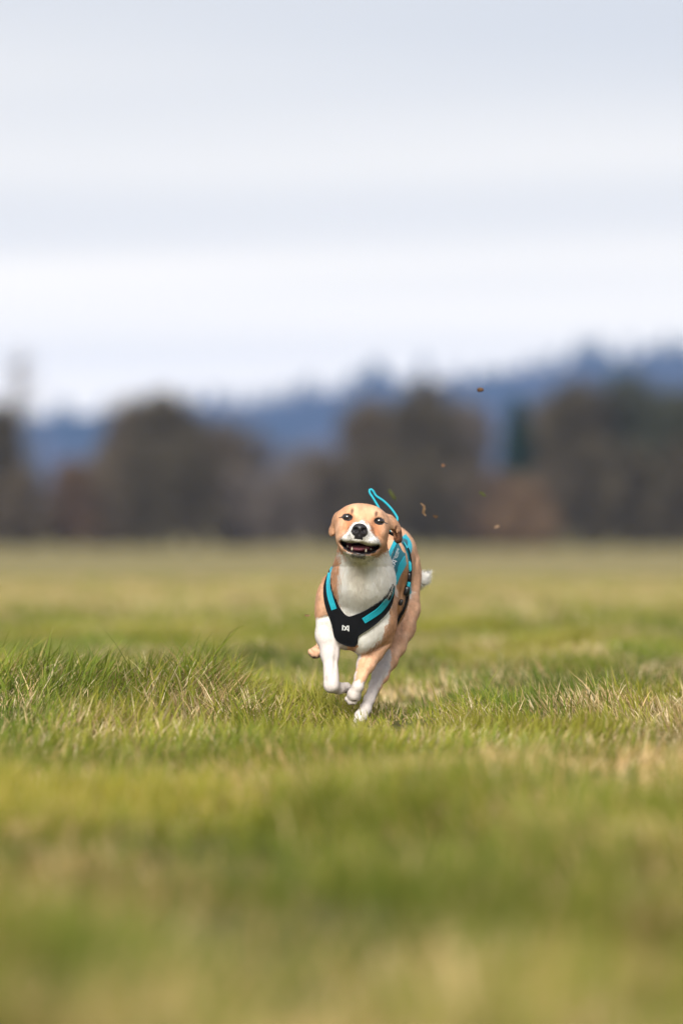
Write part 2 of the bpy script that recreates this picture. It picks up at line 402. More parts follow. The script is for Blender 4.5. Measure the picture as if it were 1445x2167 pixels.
def conifer(px, Y, top, half, label, seed):
    rr = random.Random(seed); x0 = px_x(px, Y); H = px_z(top, Y); W = half / 12039 * Y
    z0 = float(ground_z(x0, Y)) - .05; H = H - z0
    root = empty('spruce_tree', (x0, Y, z0)); tag(root, label, 'tree', 'trees at the far edge of the field')
    mb = MB(); mb.tube([(0, 0, 0), (0, 0, H * .5), (0, 0, H * .98)], [.16, .1, .02], 7); mb.build('trunk', M_BARK, root)
    V = []; F = []
    for i in range(2600):
        t = rr.random() ** 0.8; q = rr.uniform(0, 6.28); z = H * (0.06 + .93 * t); rad = W * (1 - t) ** .85 * rr.uniform(.35, 1) * (0.8 + .2 * math.sin(z * 5)) + .05
        c = Vector((math.cos(q) * rad, math.sin(q) * rad, z - rad * .25)); d = Vector((math.cos(q), math.sin(q), -.35)) * rr.uniform(.25, .55); s = Vector((-math.sin(q), math.cos(q), rr.uniform(-.3, .3))) * rr.uniform(.07, .16)
        b = len(V); V += [c - s, c + s, c + d]; F.append((b, b + 1, b + 2))
    mesh_np('crown', np.array(V), np.array(F), twig_mat('spruce_needles', (0.018, 0.038, 0.022), (0.038, 0.062, 0.04)), root, smooth=False)
T1 = twig_mat('twig_brown', (0.070, 0.055, 0.036), (0.115, 0.092, 0.062))
T2 = twig_mat('twig_dark', (0.050, 0.041, 0.025), (0.088, 0.073, 0.045))
T3 = twig_mat('twig_russet', (0.080, 0.053, 0.034), (0.13, 0.09, 0.057))
T4 = twig_mat('twig_grey', (0.092, 0.076, 0.062), (0.145, 0.122, 0.102))
T5 = twig_mat('twig_olive', (0.034, 0.036, 0.022), (0.066, 0.066, 0.040))
G1 = 'trees at the far edge of the field'
trees = [
 (0, 262, 838, 40, 'blurred bare dark tree cut off by the left edge of the picture', T2, 5200),
 (48, 285, 705, 55, 'thin pale bare tree rising tall near the left edge', T4, 150),
 (275, 266, 842, 72, 'blurred bare brown tree, left half of the round clump left of the dog', T1, 6200),
 (362, 264, 822, 70, 'tallest blurred bare tree of the round clump left of the dog', T2, 6200),
 (462, 268, 880, 92, 'blurred bare brown tree sloping down on the right of the round clump', T1, 6400),
 (650, 275, 935, 85, 'low pale brown bare tree right behind the dog, in the dip', T4, 4200),
 (775, 266, 842, 66, 'blurred bare tree above the turquoise lead loop of the dog', T1, 5600),
 (900, 262, 803, 82, 'broad bare grey-brown tree right of the dog, left of the evergreen', T2, 7400),
 (985, 270, 850, 60, 'slim bare grey tree touching the left side of the evergreen', T4, 4200),
 (1165, 268, 842, 62, 'bare grey-brown tree touching the right side of the evergreen', T1, 5200),
 (1240, 262, 800, 80, 'tall dark bare tree two trees right of the evergreen', T2, 7000),
 (1335, 264, 790, 88, 'tallest dark bare tree near the right edge', T5, 7600),
 (1440, 260, 812, 84, 'dark bare tree cut off by the right edge of the picture', T5, 7000),
]
for i, (px, Y, top, half, lab, tone, n) in enumerate(trees):
    bare_tree('bare_tree', px, Y, top, half * 1.55, lab, 'tree', G1, tone, n=int(n * 1.05), lobes=12, seed=i * 7 + 1)
conifer(1092, 266, 838, 78, 'dark green evergreen tree among the bare trees right of the dog', 3)
ordn = ['first', 'second', 'third', 'fourth', 'fifth', 'sixth', 'seventh', 'eighth', 'ninth', 'tenth', 'eleventh', 'twelfth', 'thirteenth', 'fourteenth', 'fifteenth', 'sixteenth', 'seventeenth', 'eighteenth']
pxs = list(range(-40, 1520, 92))
tones = [T1, T1, T3, T1, T2, T2, T4, T4, T1, T2, T2, T1, T3, T1, T2, T2, T2]
for i, px in enumerate(pxs):
    top = [1000, 985, 975, 985, 950, 940, 990, 985, 960, 940, 960, 990, 1000, 985, 930, 940, 930][i % 17]
    bare_tree('hedge_shrub', px + random.uniform(-10, 10), 252 + random.uniform(-3, 3), top, 74, 'blurred twiggy brown hedge shrub, %s of the hedge counted from the left edge' % ordn[i], 'shrub', 'hedge along the far edge of the field',
              tones[i % 17], n=3400, seed=200 + i, shrub=True, lobes=6, low=0.12)
bare_tree('bramble_bush', 1110, 243, 1022, 82, 'paler tawny bush standing in front of the dark hedge, right of the dog', 'shrub', None,
          twig_mat('twig_tawny', (0.115, 0.076, 0.045), (0.185, 0.128, 0.08)), n=3800, seed=300, shrub=True, lobes=5, low=.12)

# ------------------------------------------------------------------ the dog
# modelled in units of 1.188 mm: x to the right, y downwards from the head (1535 = ground), d away from the front
S = 0.0011878
def D(x, y, d): return np.array([x - 722.5, d, 1535.0 - y])
VOX = 2.0
LO = np.array([-92.0, -275.0, -10.0]); HI = np.array([215.0, 590.0, 490.0])
NX, NY, NZ = [int(math.ceil(v)) for v in (HI - LO) / VOX]
GX = LO[0] + np.arange(NX) * VOX; GY = LO[1] + np.arange(NY) * VOX; GZ = LO[2] + np.arange(NZ) * VOX
FLD = np.full((NX, NY, NZ), 60.0, np.float32)
def _box(lo, hi):
    a = [max(0, int((lo[i] - LO[i]) / VOX)) for i in range(3)]
    b = [min(n, int((hi[i] - LO[i]) / VOX) + 2) for i, n in enumerate((NX, NY, NZ))]
    sl = tuple(slice(a[i], b[i]) for i in range(3))
    return sl, GX[sl[0]][:, None, None], GY[sl[1]][None, :, None], GZ[sl[2]][None, None, :]
def _union(sl, dist, k):
    a = FLD[sl]; h = np.clip(0.5 + 0.5 * (a - dist) / k, 0, 1)
    FLD[sl] = (a * (1 - h) + dist * h - k * h * (1 - h)).astype(np.float32)
def _cut(sl, dist, k):
    a = FLD[sl]; h = np.clip(0.5 - 0.5 * (a + dist) / k, 0, 1)
    FLD[sl] = (a * (1 - h) - dist * h + k * h * (1 - h)).astype(np.float32)
def ell(c, r, k=12, rot=None, cut=False):
    """ellipsoid; c = (x, y, d), r = (rx, rd, rup); rot = (about d, about x, about up) in degrees"""
    c = D(*c); r = np.array(r, float); pad = max(k, 8) + 4; m = r.max() if rot else None
    ext = np.array([m, m, m]) if rot else r
    sl, X, Y, Z = _box(c - ext - pad, c + ext + pad)
    p = [X - c[0], Y - c[1], Z - c[2]]
    if rot:
        Mx = np.array((Matrix.Rotation(R(rot[2]), 3, 'Z') @ Matrix.Rotation(R(rot[0]), 3, 'Y') @ Matrix.Rotation(R(rot[1]), 3, 'X')))
        q = [sum(Mx[j][i] * p[j] for j in range(3)) for i in range(3)]; p = q
    k0 = np.sqrt((p[0] / r[0]) ** 2 + (p[1] / r[1]) ** 2 + (p[2] / r[2]) ** 2) + 1e-6
    k1 = np.sqrt((p[0] / r[0] ** 2) ** 2 + (p[1] / r[1] ** 2) ** 2 + (p[2] / r[2] ** 2) ** 2) + 1e-9
    dist = k0 * (k0 - 1) / k1
    (_cut if cut else _union)(sl, dist, k)
def limb(pts, k=10, flat=1.0):
    """chain of tapering round cones; pts = (x, y, d, radius)"""
    for (p, q) in zip(pts[:-1], pts[1:]):
        a = D(*p[:3]); b = D(*q[:3]); ra, rb = p[3], q[3]; pad = max(k, 8) + 4
        lo = np.minimum(a - ra, b - rb) - pad; hi = np.maximum(a + ra, b + rb) + pad
        sl, X, Y, Z = _box(lo, hi)
        ab = b - a; L2 = float(ab @ ab)
        t = np.clip(((X - a[0]) * ab[0] + (Y - a[1]) * ab[1] + (Z - a[2]) * ab[2]) / L2, 0, 1)
        t2 = t * t * (3 - 2 * t) * 0.5 + t * 0.5
        dist = np.sqrt((X - a[0] - t * ab[0]) ** 2 + (Y - a[1] - t * ab[1]) ** 2 + (Z - a[2] - t * ab[2]) ** 2) - (ra + (rb - ra) * t2)
        _union(sl, dist, k)

# trunk: deep chest, tucked-up loin, rump
ell((757, 1283, 42), (84, 85, 103), 20)
ell((762, 1335, 10), (46, 40, 45), 26)
ell((790, 1248, 165), (80, 125, 110), 30)
ell((815, 1212, 320), (64, 120, 82), 34)
ell((830, 1199, 450), (66, 92, 90), 34)
ell((790, 1160, 120), (44, 70, 40), 30)                   # withers
# shoulders
ell((800, 1305, 45), (42, 52, 70), 18, rot=(8, 0, 0))
ell((706, 1290, 40), (38, 52, 66), 18, rot=(-6, 0, 0))
# neck and ruff
limb([(764, 1285, 18, 62), (768, 1218, -40, 60), (767, 1160, -85, 53)], 22)
ell((769, 1236, -38), (61, 38, 46), 18)
ell((826, 1198, 92), (41, 56, 64), 20)                  # shoulder blade under the saddle
# skull
HR = 7.0
_c, _s = math.cos(R(HR)), math.sin(R(HR))
def Hd(a, b, d): return (768 + a * _c - b * _s, 1099 + a * _s + b * _c, d)       # head frame: a right, b down from the middle of the eyes
def hell(c, r, k, rot=(0, 0, 0), cut=False): ell(Hd(*c), r, k, (rot[0] + HR, rot[1], rot[2]), cut)
def hlimb(pts, k): limb([(*Hd(*p[:3]), p[3]) for p in pts], k)
hell((0, 4, -108), (57, 62, 38), 16)
hell((-1, 22, -118), (56, 56, 40), 16)
hell((-29, 42, -128), (25, 44, 27), 14); hell((29, 42, -128), (25, 44, 27), 14)        # cheeks
hell((-20, -12, -140), (18, 22, 17), 12); hell((20, -12, -140), (18, 22, 17), 12)       # brows
hell((-35, 22, -152), (15, 20, 14), 12); hell((35, 22, -152), (15, 20, 14), 12)         # under the eyes
hlimb([(0, 20, -150, 28), (-3, 31, -195, 25), (-5, 33, -226, 20)], 12)                  # bridge of the muzzle
hell((-20, 41, -196), (22, 38, 14), 8, (-8, 0, 14)); hell((15, 42, -196), (22, 38, 14), 8, (8, 0, -14))   # flews
hell((-25, 44, -168), (20, 30, 13), 8, (-14, 0, 10)); hell((24, 44, -168), (20, 30, 13), 8, (14, 0, -10))
# lower jaw
hlimb([(0, 62, -118, 33), (0, 68, -160, 22), (-1, 71, -202, 11)], 10)
hell((-1, 72, -186), (26, 34, 10), 8)
hell((-24, 64, -152), (17, 36, 14), 8); hell((24, 64, -152), (17, 36, 14), 8)
# eye sockets
hell((-33.5, 0, -170), (10.5, 13, 7.4), 5, cut=True); hell((33.5, 0, -170), (10.5, 13, 7.4), 5, cut=True)
# mouth opened: a smile-shaped hollow between upper lip and jaw
hell((0, 59, -205), (29, 75, 10.2), 4, cut=True)
hell((-24, 55, -180), (15, 48, 7.5), 4, (14, 0, 12), cut=True); hell((23, 55, -180), (15, 48, 7.5), 4, (-14, 0, -12), cut=True)
# lips hanging over the opening on either side of the nose
hell((-21, 45, -200), (14, 26, 7), 5, (-6, 0, 14)); hell((15, 46, -200), (14, 26, 7), 5, (6, 0, -14))
# nose
hell((-5, 23, -238), (17.5, 15, 15), 4); hell((-5, 33, -236), (13, 12, 9), 4)
hell((-13.5, 24, -253), (5.0, 13, 4.6), 2, (-20, 0, 0), cut=True); hell((4, 23, -253), (5.0, 13, 4.6), 2, (20, 0, 0), cut=True)
hell((-5, 33, -252), (1.2, 6, 8), 2, cut=True)
# ears, folded back in the wind
ell((714, 1100, -84), (10, 28, 19), 10, (14, 0, 14)); ell((706, 1120, -70), (7.5, 24, 17), 8, (18, 0, 18))
ell((826, 1106, -88), (11, 28, 19), 10, (-20, 0, -16)); ell((838, 1122, -76), (9, 24, 22), 8, (-14, 0, -18)); ell((841, 1140, -74), (9.5, 15, 11), 6, (-12, 0, -10))
ell((832, 1132, -94), (5, 12, 12), 4, (-14, 0, -16), cut=True)
# front leg on the left of the picture: straight forearm, paw folded back at the wrist
limb([(704, 1300, 35, 36), (695, 1345, 25, 28), (698, 1385, 8, 20), (700, 1416, -6, 15), (701, 1434, -10, 15.5), (701, 1449, -12, 17.5)], 12)
limb([(701, 1450, -10, 17.5), (716, 1457, 16, 14), (732, 1456, 42, 13)], 6)
for (x, y, d) in ((735, 1450, 52), (740, 1455, 54), (740, 1461, 50), (734, 1464, 46)): ell((x, y, d), (7, 10, 7), 4)
# front leg on the right: forearm lifted, paw hanging
limb([(800, 1310, 45, 42), (798, 1352, 50, 33), (787, 1378, 38, 26), (774, 1406, 22, 20), (763, 1432, 10, 13.5), (757, 1452, 6, 13)], 12)
limb([(757, 1454, 6, 14), (749, 1470, 14, 15.5), (744, 1481, 26, 13)], 6)
for (x, y, d) in ((734, 1480, 22), (741, 1487, 20), (750, 1486, 20), (758, 1478, 24)): ell((x, y, d), (7.5, 10, 8), 4)
# hind leg on the right: thigh, knee, shank, hock, long foot set on the ground under the body
limb([(864, 1222, 450, 34), (857, 1290, 380, 35), (851, 1335, 320, 31), (838, 1372, 265, 24), (822, 1402, 215, 21), (806, 1432, 165, 18), (795, 1453, 128, 15)], 14)
limb([(795, 1453, 128, 14.5), (782, 1482, 84, 13), (773, 1502, 55, 13.5), (764, 1517, 38, 15), (757, 1526, 26, 12)], 8)
for (x, y, d) in ((745, 1527, 16), (752, 1528, 8), (760, 1528, 8), (768, 1526, 17)): ell((x, y, d), (6.5, 13, 8), 4)
# hind leg on the left: tucked under, foot swinging past the foreleg
limb([(788, 1225, 440, 36), (752, 1300, 350, 34), (724, 1345, 300, 26), (705, 1358, 345, 17), (690, 1362, 385, 13), (680, 1375, 340, 12), (672, 1385, 300, 13), (665, 1388, 280, 15)], 12)
for (x, y, d) in ((655, 1386, 268), (661, 1392, 264), (669, 1393, 264), (676, 1388, 270)): ell((x, y, d), (7, 11, 10), 4)
# tail
limb([(850, 1185, 520, 15), (872, 1212, 552, 14), (888, 1232, 562, 16), (901, 1230, 560, 10), (910, 1222, 558, 5)], 10)

def surface_nets(F):
    Sg = F < 0
    n0, n1, n2 = F.shape
    cnt = np.zeros((n0 - 1, n1 - 1, n2 - 1), np.int8)
    for a in (0, 1):
        for b in (0, 1):
            for c in (0, 1): cnt += Sg[a:n0 - 1 + a, b:n1 - 1 + b, c:n2 - 1 + c]
    act = (cnt > 0) & (cnt < 8); I = np.argwhere(act); vid = np.full(act.shape, -1, np.int32); vid[act] = np.arange(len(I))
    acc = np.zeros((len(I), 3)); num = np.zeros(len(I))
    cor = [(a, b, c) for a in (0, 1) for b in (0, 1) for c in (0, 1)]
    val = {q: F[I[:, 0] + q[0], I[:, 1] + q[1], I[:, 2] + q[2]] for q in cor}
    for p in cor:
        for ax in range(3):
            if p[ax]: continue
            q = list(p); q[ax] = 1; q = tuple(q)
            f0, f1 = val[p], val[q]; m = (f0 < 0) != (f1 < 0)
            t = np.where(m, f0 / np.where(m, f0 - f1, 1), 0)
            for j in range(3): acc[:, j] += np.where(m, p[j] + (t if j == ax else 0), 0)
            num += m
    V = I + acc / num[:, None]; Q = []
    for ax in range(3):
        u, w = (ax + 1) % 3, (ax + 2) % 3
        A = [slice(None)] * 3; B = [slice(None)] * 3; A[ax] = slice(0, -1); B[ax] = slice(1, None)
        E = np.argwhere(Sg[tuple(A)] != Sg[tuple(B)])
        E = E[(E[:, u] > 0) & (E[:, w] > 0) & (E[:, u] < F.shape[u] - 1) & (E[:, w] < F.shape[w] - 1)]
        ins = Sg[E[:, 0], E[:, 1], E[:, 2]]
        def g(du, dw):
            T = E.copy(); T[:, u] -= du; T[:, w] -= dw; return vid[T[:, 0], T[:, 1], T[:, 2]]
        q = np.stack([g(1, 1), g(0, 1), g(0, 0), g(1, 0)], -1)
        q[~ins] = q[~ins][:, ::-1]; Q.append(q)
    return V, np.concatenate(Q)
# folds and muscles: shallow dents (positive) and swellings (negative)
def dent(c, r, depth, rot=(0, 0, 0)):
    c = D(*c); m = max(r) * 2.2; sl, X, Y, Z = _box(c - m, c + m); p = [X - c[0], Y - c[1], Z - c[2]]
    Mx = np.array((Matrix.Rotation(R(rot[2]), 3, 'Z') @ Matrix.Rotation(R(rot[0]), 3, 'Y') @ Matrix.Rotation(R(rot[1]), 3, 'X')))
    q = [sum(Mx[b][a] * p[b] for b in range(3)) for a in range(3)]
    FLD[sl] += (depth * np.exp(-((q[0] / r[0]) ** 2 + (q[1] / r[1]) ** 2 + (q[2] / r[2]) ** 2))).astype(np.float32)
for a in (((742, 1376, 5), (12, 50, 22), 9, (10, 0, 0)), ((846, 1320, 70), (7, 60, 55), 8, (-14, 0, 0)), ((733, 1345, -25), (5, 25, 26), 5, (-8, 0, 0)),
          ((808, 1368, 10), (26, 40, 4), 5, (-22, 0, 0)), ((872, 1270, 390), (22, 60, 6), 3, (32, 0, 0)), ((866, 1325, 330), (5, 50, 34), 3, (16, 0, 0)),
          ((850, 1345, 300), (5, 60, 40), 2.5, (24, 0, 0)), ((812, 1440, 150), (3, 40, 26), 3, (28, 0, 0)), ((692, 1306, -8), (20, 40, 4), 5, (-14, 0, 0)), ((706, 1330, -5), (4, 30, 22), 3, (8, 0, 0)),
          ((708, 1400, -12), (3.5, 30, 34), 2.5, (4, 0, 0)), ((691, 1438, -22), (3, 20, 12), 2, (0, 0, 0)), ((776, 1400, 8), (3.5, 30, 24), 3, (24, 0, 0)), ((709, 1142, -105), (4, 30, 22), 4, (0, 0, 0)), ((826, 1146, -105), (4, 30, 24), 4, (0, 0, 0)),
          ((768, 1075, -155), (5, 40, 12), 2.5, (7, 0, 0)), ((850, 1240, 70), (5, 50, 40), 4, (10, 0, 0)), ((860, 1205, 330), (5, 60, 45), 3, (0, 0, 0)), ((884, 1190, 420), (5, 70, 40), 3, (10, 0, 0)),
          ((700, 1275, -20), (16, 40, 20), -3, (0, 0, 0)), ((812, 1330, 0), (18, 40, 26), -4, (-10, 0, 0)), ((880, 1300, 380), (14, 60, 20), -4, (0, 0, 0)),
          ((750, 1119, -190), (6, 30, 5), 2, (0, 0, 0)), ((780, 1121, -190), (6, 30, 5), 2, (0, 0, 0))): dent(*a)
# allow for the depth of the coat outside the hide
_hd = (GY[None, :, None] < -35) & (GZ[None, None, :] > 340)
FLD += np.where(_hd, 1.0, 2.2).astype(np.float32)
DV, DF = surface_nets(FLD)
DV = LO + DV * VOX
# smooth a little and get normals
_e = np.concatenate([DF[:, [0, 1]], DF[:, [1, 2]], DF[:, [2, 3]], DF[:, [3, 0]]])
def _lap(V, it, lam):
    deg = np.bincount(_e.ravel(), minlength=len(V))[:, None]
    for _ in range(it):
        A = np.stack([np.bincount(_e[:, 0], V[_e[:, 1], j], len(V)) + np.bincount(_e[:, 1], V[_e[:, 0], j], len(V)) for j in range(3)], -1)
        V = V + lam * (A / deg - V)
    return V
DV = _lap(DV, 2, 0.5)
def normals(V, Fq):
    n = np.cross(V[Fq[:, 2]] - V[Fq[:, 0]], V[Fq[:, 3]] - V[Fq[:, 1]]); N = np.zeros_like(V)
    for j in range(4):
        for c in range(3): N[:, c] += np.bincount(Fq[:, j], n[:, c], len(V))
    return N / (np.linalg.norm(N, axis=1)[:, None] + 1e-9)
DN = normals(DV, DF)

def inpoly(x, y, P):
    P = np.array(P, float); r = np.zeros(x.shape, bool); j = len(P) - 1
    for i in range(len(P)):
        xi, yi, xj, yj = P[i][0], P[i][1], P[j][0], P[j][1]
        c = ((yi > y) != (yj > y)) & (x < (xj - xi) * (y - yi) / (yj - yi + 1e-9) + xi); r ^= c; j = i
    return r
TANC = np.array([0.64, 0.345, 0.195]); LIGHT = np.array([0.73, 0.455, 0.295]); BROWN = np.array([0.40, 0.195, 0.085])
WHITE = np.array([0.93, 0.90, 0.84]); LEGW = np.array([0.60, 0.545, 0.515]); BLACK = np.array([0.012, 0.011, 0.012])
def coat(P, N, jit=1.0, rj=None):
    """coat colour, gloss and hair length from where a point lies on the animal"""
    x0, d, y0 = P[:, 0] + 722.5, P[:, 1], 1535 - P[:, 2]
    jx = (fbm(P[:, 0] / 7, P[:, 1] / 9, P[:, 2] / 7, seed=3) - .5) * 12 * jit; jy = (fbm(P[:, 0] / 7, P[:, 1] / 9, P[:, 2] / 7, seed=8) - .5) * 12 * jit
    if rj is not None: jx, jy = jx + rj[0], jy + rj[1]
    x, y = x0 + jx, y0 + jy
    m = fbm(P[:, 0] / 30, P[:, 1] / 30, P[:, 2] / 30, seed=5)[:, None]
    col = TANC + (LIGHT - TANC) * np.clip((m - .35) * 2.2, 0, 1)
    col = col + (LIGHT * 1.06 - col) * (np.clip((d - 230) / 120, 0, 1) * .8)[:, None]  # haunch and rump painted paler, as if lit, against the body's shadow
    # darker saddle hair on the flank behind the shoulder
    fl = np.clip(1 - ((x0 - 866) / 34) ** 2 - ((y0 - 1235) / 60) ** 2, 0, 1) * (d > 20) * (d < 260)
    col = col + (BROWN - col) * (0.75 * fl)[:, None]
    head = (d < -35) & (y0 < 1196)
    W = np.zeros(len(P), bool)
    # bib, chest and the white legs
    W |= (d < 75) & inpoly(x, y, [(716, 1166), (720, 1186), (719, 1225), (716, 1262), (722, 1300), (735, 1320), (757, 1372), (775, 1376), (797, 1360), (811, 1345), (819, 1320), (824, 1293), (828, 1264), (837, 1238), (843, 1205), (838, 1182), (830, 1160), (800, 1176), (760, 1188), (735, 1182)])
    fore = (y + (x0 - 690) * .35 + 10 * (fbm(P[:, 0] / 16, P[:, 1] / 16, P[:, 2] / 16, seed=77) - .5) > 1302) & (x0 < 735) & (d < 120)
    W |= fore
    W |= (y > 1441) & (x0 > 720) & (x0 < 778) & (d < 36)
    W |= inpoly(x, y, [(768, 1372), (760, 1402), (748, 1442), (735, 1442), (752, 1372)]) & (d < 60)
    hind = (d > 36) & (d < 300) & (x0 > 735)
    W |= hind & inpoly(x, y, [(812, 1352), (822, 1372), (831, 1396), (824, 1424), (806, 1453), (797, 1478), (786, 1512), (782, 1545), (700, 1545), (740, 1400), (780, 1360)])
    W |= (y0 > 1478) & (x0 > 728) & (d < 70) & (y0 > 1496)
    W |= (d > 220) & inpoly(x, y, [(880, 1255), (866, 1284), (848, 1312), (838, 1340), (822, 1352), (826, 1318), (842, 1285), (856, 1262)])
    W |= (d > 530) & (x0 > 870)
    W |= (N[:, 2] < -0.6) & (d > 110) & (y0 > 1330) & (y0 < 1380)
    cream_shade = np.clip(1 - ((x0 - 758) / 26) ** 2 - ((y0 - 1215) / 55) ** 2, 0, 1) * (d < 30)  # cream tint plus the soft shade below the chin, painted into the white
    col = np.where(W[:, None], np.minimum(WHITE * (0.95 + 0.12 * m), .95) * (1 - .7 * cream_shade[:, None] * np.array([.10, .14, .22])), col)
    lw = W & ((y0 > 1330) & (d < 400))
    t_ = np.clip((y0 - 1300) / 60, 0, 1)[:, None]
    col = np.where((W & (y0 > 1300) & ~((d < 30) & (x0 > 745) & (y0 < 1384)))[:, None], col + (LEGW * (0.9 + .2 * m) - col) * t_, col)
    gloss = np.full(len(P), 0.75)
    # head markings
    a = (x0 - 768) * _c + (y0 - 1099) * _s; b = -(x0 - 768) * _s + (y0 - 1099) * _c
    aj, bj = a + jx * .6, b + jy * .6
    face = head & (d < -95)
    col = np.where((head & ~face & ~W)[:, None], TANC * .95, col)
    red = np.clip(1 - ((np.abs(a) - 27) / 16) ** 2 - ((b - 14) / 26) ** 2, 0, 1) ** .6 * face
    col = col + (np.array([0.46, 0.175, 0.07]) - col) * (0.8 * red)[:, None]
    wisp = np.clip(1 - ((x0 - 696) / 10) ** 2 - ((y0 - 1175) / 42) ** 2, 0, 1)
    col = col + (np.array([.82, .68, .54]) - col) * (.8 * wisp)[:, None]
    brow = np.clip(1 - ((np.abs(a) - 25) / 4.2) ** 2 - ((b + 14) / 8) ** 2, 0, 1) * face
    col = col + (np.array([0.10, 0.05, 0.03]) - col) * (0.95 * brow)[:, None]
    wm = face & ((inpoly(aj, bj, [(-1, 2), (1, 2), (5, 7), (14, 11), (20, 26), (36, 38), (43, 50), (30, 56), (-30, 56), (-43, 48), (-36, 36), (-27, 28), (-22, 12), (-8, 7)])) | (inpoly(aj, bj, [(-34, 72), (34, 74), (26, 96), (-26, 96)]) & (d < -120)))
    col = np.where(wm[:, None], WHITE, col)
    spk = wm & (bj > 30) & (vnoise(P[:, 0] / 2.5, P[:, 1] / 2.5, P[:, 2] / 2.5, seed=66) > .72)
    col = np.where(spk[:, None], col * .45, col)
    dk = face & inpoly(aj, bj, [(-22, 30), (-30, 38), (-26, 44), (-18, 40)])
    col = np.where(dk[:, None], col * .55, col)
    # lips, mouth, nose, eye rims
    mouth = face & inpoly(a, b, [(-41, 45), (-36, 50), (-30, 53), (-19, 55), (-4, 49.5), (12, 55.5), (28, 54), (35, 51), (39, 46), (40, 54), (33, 66), (20, 72), (-1, 74), (-21, 72), (-34, 66), (-41, 54)])
    col = np.where(mouth[:, None], np.array([0.022, 0.017, 0.020]), col)
    chin = face & (d < -170) & (np.abs(aj + 1) < 15) & (bj > 72) & (bj < 82)
    col = np.where(chin[:, None], col * .25, col)
    inner = face & inpoly(a, b, [(-30, 54), (-4, 51), (28, 55), (26, 64), (-1, 68), (-27, 64)]) & (d > -196)
    col = np.where(inner[:, None], np.array([0.16, 0.045, 0.055]), col)
    nose = face & (((a + 5) / 18.5) ** 2 + ((b - 24) / 15.5) ** 2 < 1) & (d < -226) | (face & (np.abs(a + 5) < 9) & (b > 28) & (b < 43) & (d < -226))
    col = np.where(nose[:, None], BLACK * 1.8, col)
    rim = face & ((((np.abs(a) - 33.5) / 11.4) ** 2 + (b / 8.0) ** 2 < 1) | inpoly(np.abs(a), b, [(41, -2), (52, 2.5), (52, 4.2), (41, 2.5)]))
    col = np.where(rim[:, None], BLACK * 1.5, col)
    st = fbm(P[:, 0] / 4.2, P[:, 1] / 11, P[:, 2] / 9, seed=144, o=3) - .5 + .5 * (fbm(P[:, 0] / 13, P[:, 1] / 20, P[:, 2] / 16, seed=145, o=2) - .5)
    fur_ = ~(nose | mouth | rim)
    col = np.where(fur_[:, None], col * (1 + st * np.where(col[:, 2] > .45, .30, .48))[:, None], col)
    gloss = np.where(nose, 0.38, np.where(mouth | rim, 0.35, gloss))
    # ears: darker towards the tip, brown underside
    ear = (((x0 > 834) & (y0 < 1165) & (d < -30) & (y0 > 1085)))
    tip = ear & (((y + (x0 - 840) * .8 > 1127) & (d < -45)) | ((N[:, 1] < -.2) & (x < 838) & (y > 1112)))
    col = np.where(tip[:, None], np.array([0.13, 0.052, 0.025]), col)
    # pads of the swinging hind paw; shade painted under the lifted forepaw
    pad = ((x0 < 690) & (y0 > 1370) & (d > 200) & (d < 330) & (N[:, 2] < -0.35)) | ((y0 > 1462) & (y0 < 1500) & (x0 < 775) & (N[:, 2] < -.8) & (d < 40) & (x0 > 728))
    col = np.where(pad[:, None], np.array([0.10, 0.07, 0.055]), col)
    bare = nose | mouth | rim | inner | pad
    swing = (x0 < 690) & (y0 > 1365) & (d > 200) & (d < 330)
    col = np.where((swing & ~pad)[:, None], col * np.clip(1.0 - .75 * (y0 - 1380) / 22, .25, 1)[:, None], col)
    # hair length
    ln = np.full(len(P), 4.5)
    ln = np.where(d > 90, 5.0, ln)
    ruff = (~head) & (d < 40) & (y0 > 1150) & (y0 < 1322) & inpoly(x0, y0, [(690, 1150), (690, 1235), (712, 1285), (735, 1318), (790, 1296), (826, 1262), (850, 1232), (850, 1150)])
    ln = np.where(ruff, 12.5 + 5 * (m[:, 0] - .5), ln)
    ln = np.where((d < 30) & inpoly(x0, y0, [(745, 1335), (800, 1320), (812, 1350), (790, 1384), (752, 1376)]), 10, ln)
    ln = np.where((head & (d > -150)), 3.6, ln); ln = np.where(face & (d < -150), 2.8, ln); ln = np.where(wm, 4.0, ln)
    ln = np.where(head & (y0 > 1160) & (d > -150), 8.5, ln)
    ln = np.where((y0 > 1340) & (d < 400) & ~((d < 30) & (x0 > 745) & (y0 < 1384)), 2.8, ln); ln = np.where((d > 535) & (x0 > 866), 15, ln)
    ln = np.where(wisp > .2, 11, ln)
    ln = np.where(bare, 0, ln)
    return col, gloss, ln
DC, DG, DL = coat(DV, DN)
# the dog's own mesh
dog = empty('dog', (0, DOG_Y, 0)); tag(dog, 'tan and white dog running towards the camera with open mouth and floppy ears', 'dog')
m = bpy.data.materials.new('dog_skin'); m.use_nodes = True; nt = m.node_tree; b_ = nt.nodes['Principled BSDF']
a_ = nt.nodes.new('ShaderNodeAttribute'); a_.attribute_name = 'tint'; nt.links.new(a_.outputs['Color'], b_.inputs['Base Color'])
a2 = nt.nodes.new('ShaderNodeAttribute'); a2.attribute_name = 'gloss'; nt.links.new(a2.outputs['Fac'], b_.inputs['Roughness'])
b_.inputs['Specular IOR Level'].default_value = 0.35
n_ = nt.nodes.new('ShaderNodeTexNoise'); n_.inputs['Scale'].default_value = 150; n_.inputs['Detail'].default_value = 4; t_ = nt.nodes.new('ShaderNodeTexCoord'); nt.links.new(t_.outputs['Object'], n_.inputs['Vector'])
bp = nt.nodes.new('ShaderNodeBump'); bp.inputs['Strength'].default_value = .5; bp.inputs['Distance'].default_value = .003
nt.links.new(n_.outputs['Fac'], bp.inputs['Height']); nt.links.new(bp.outputs[0], b_.inputs['Normal'])
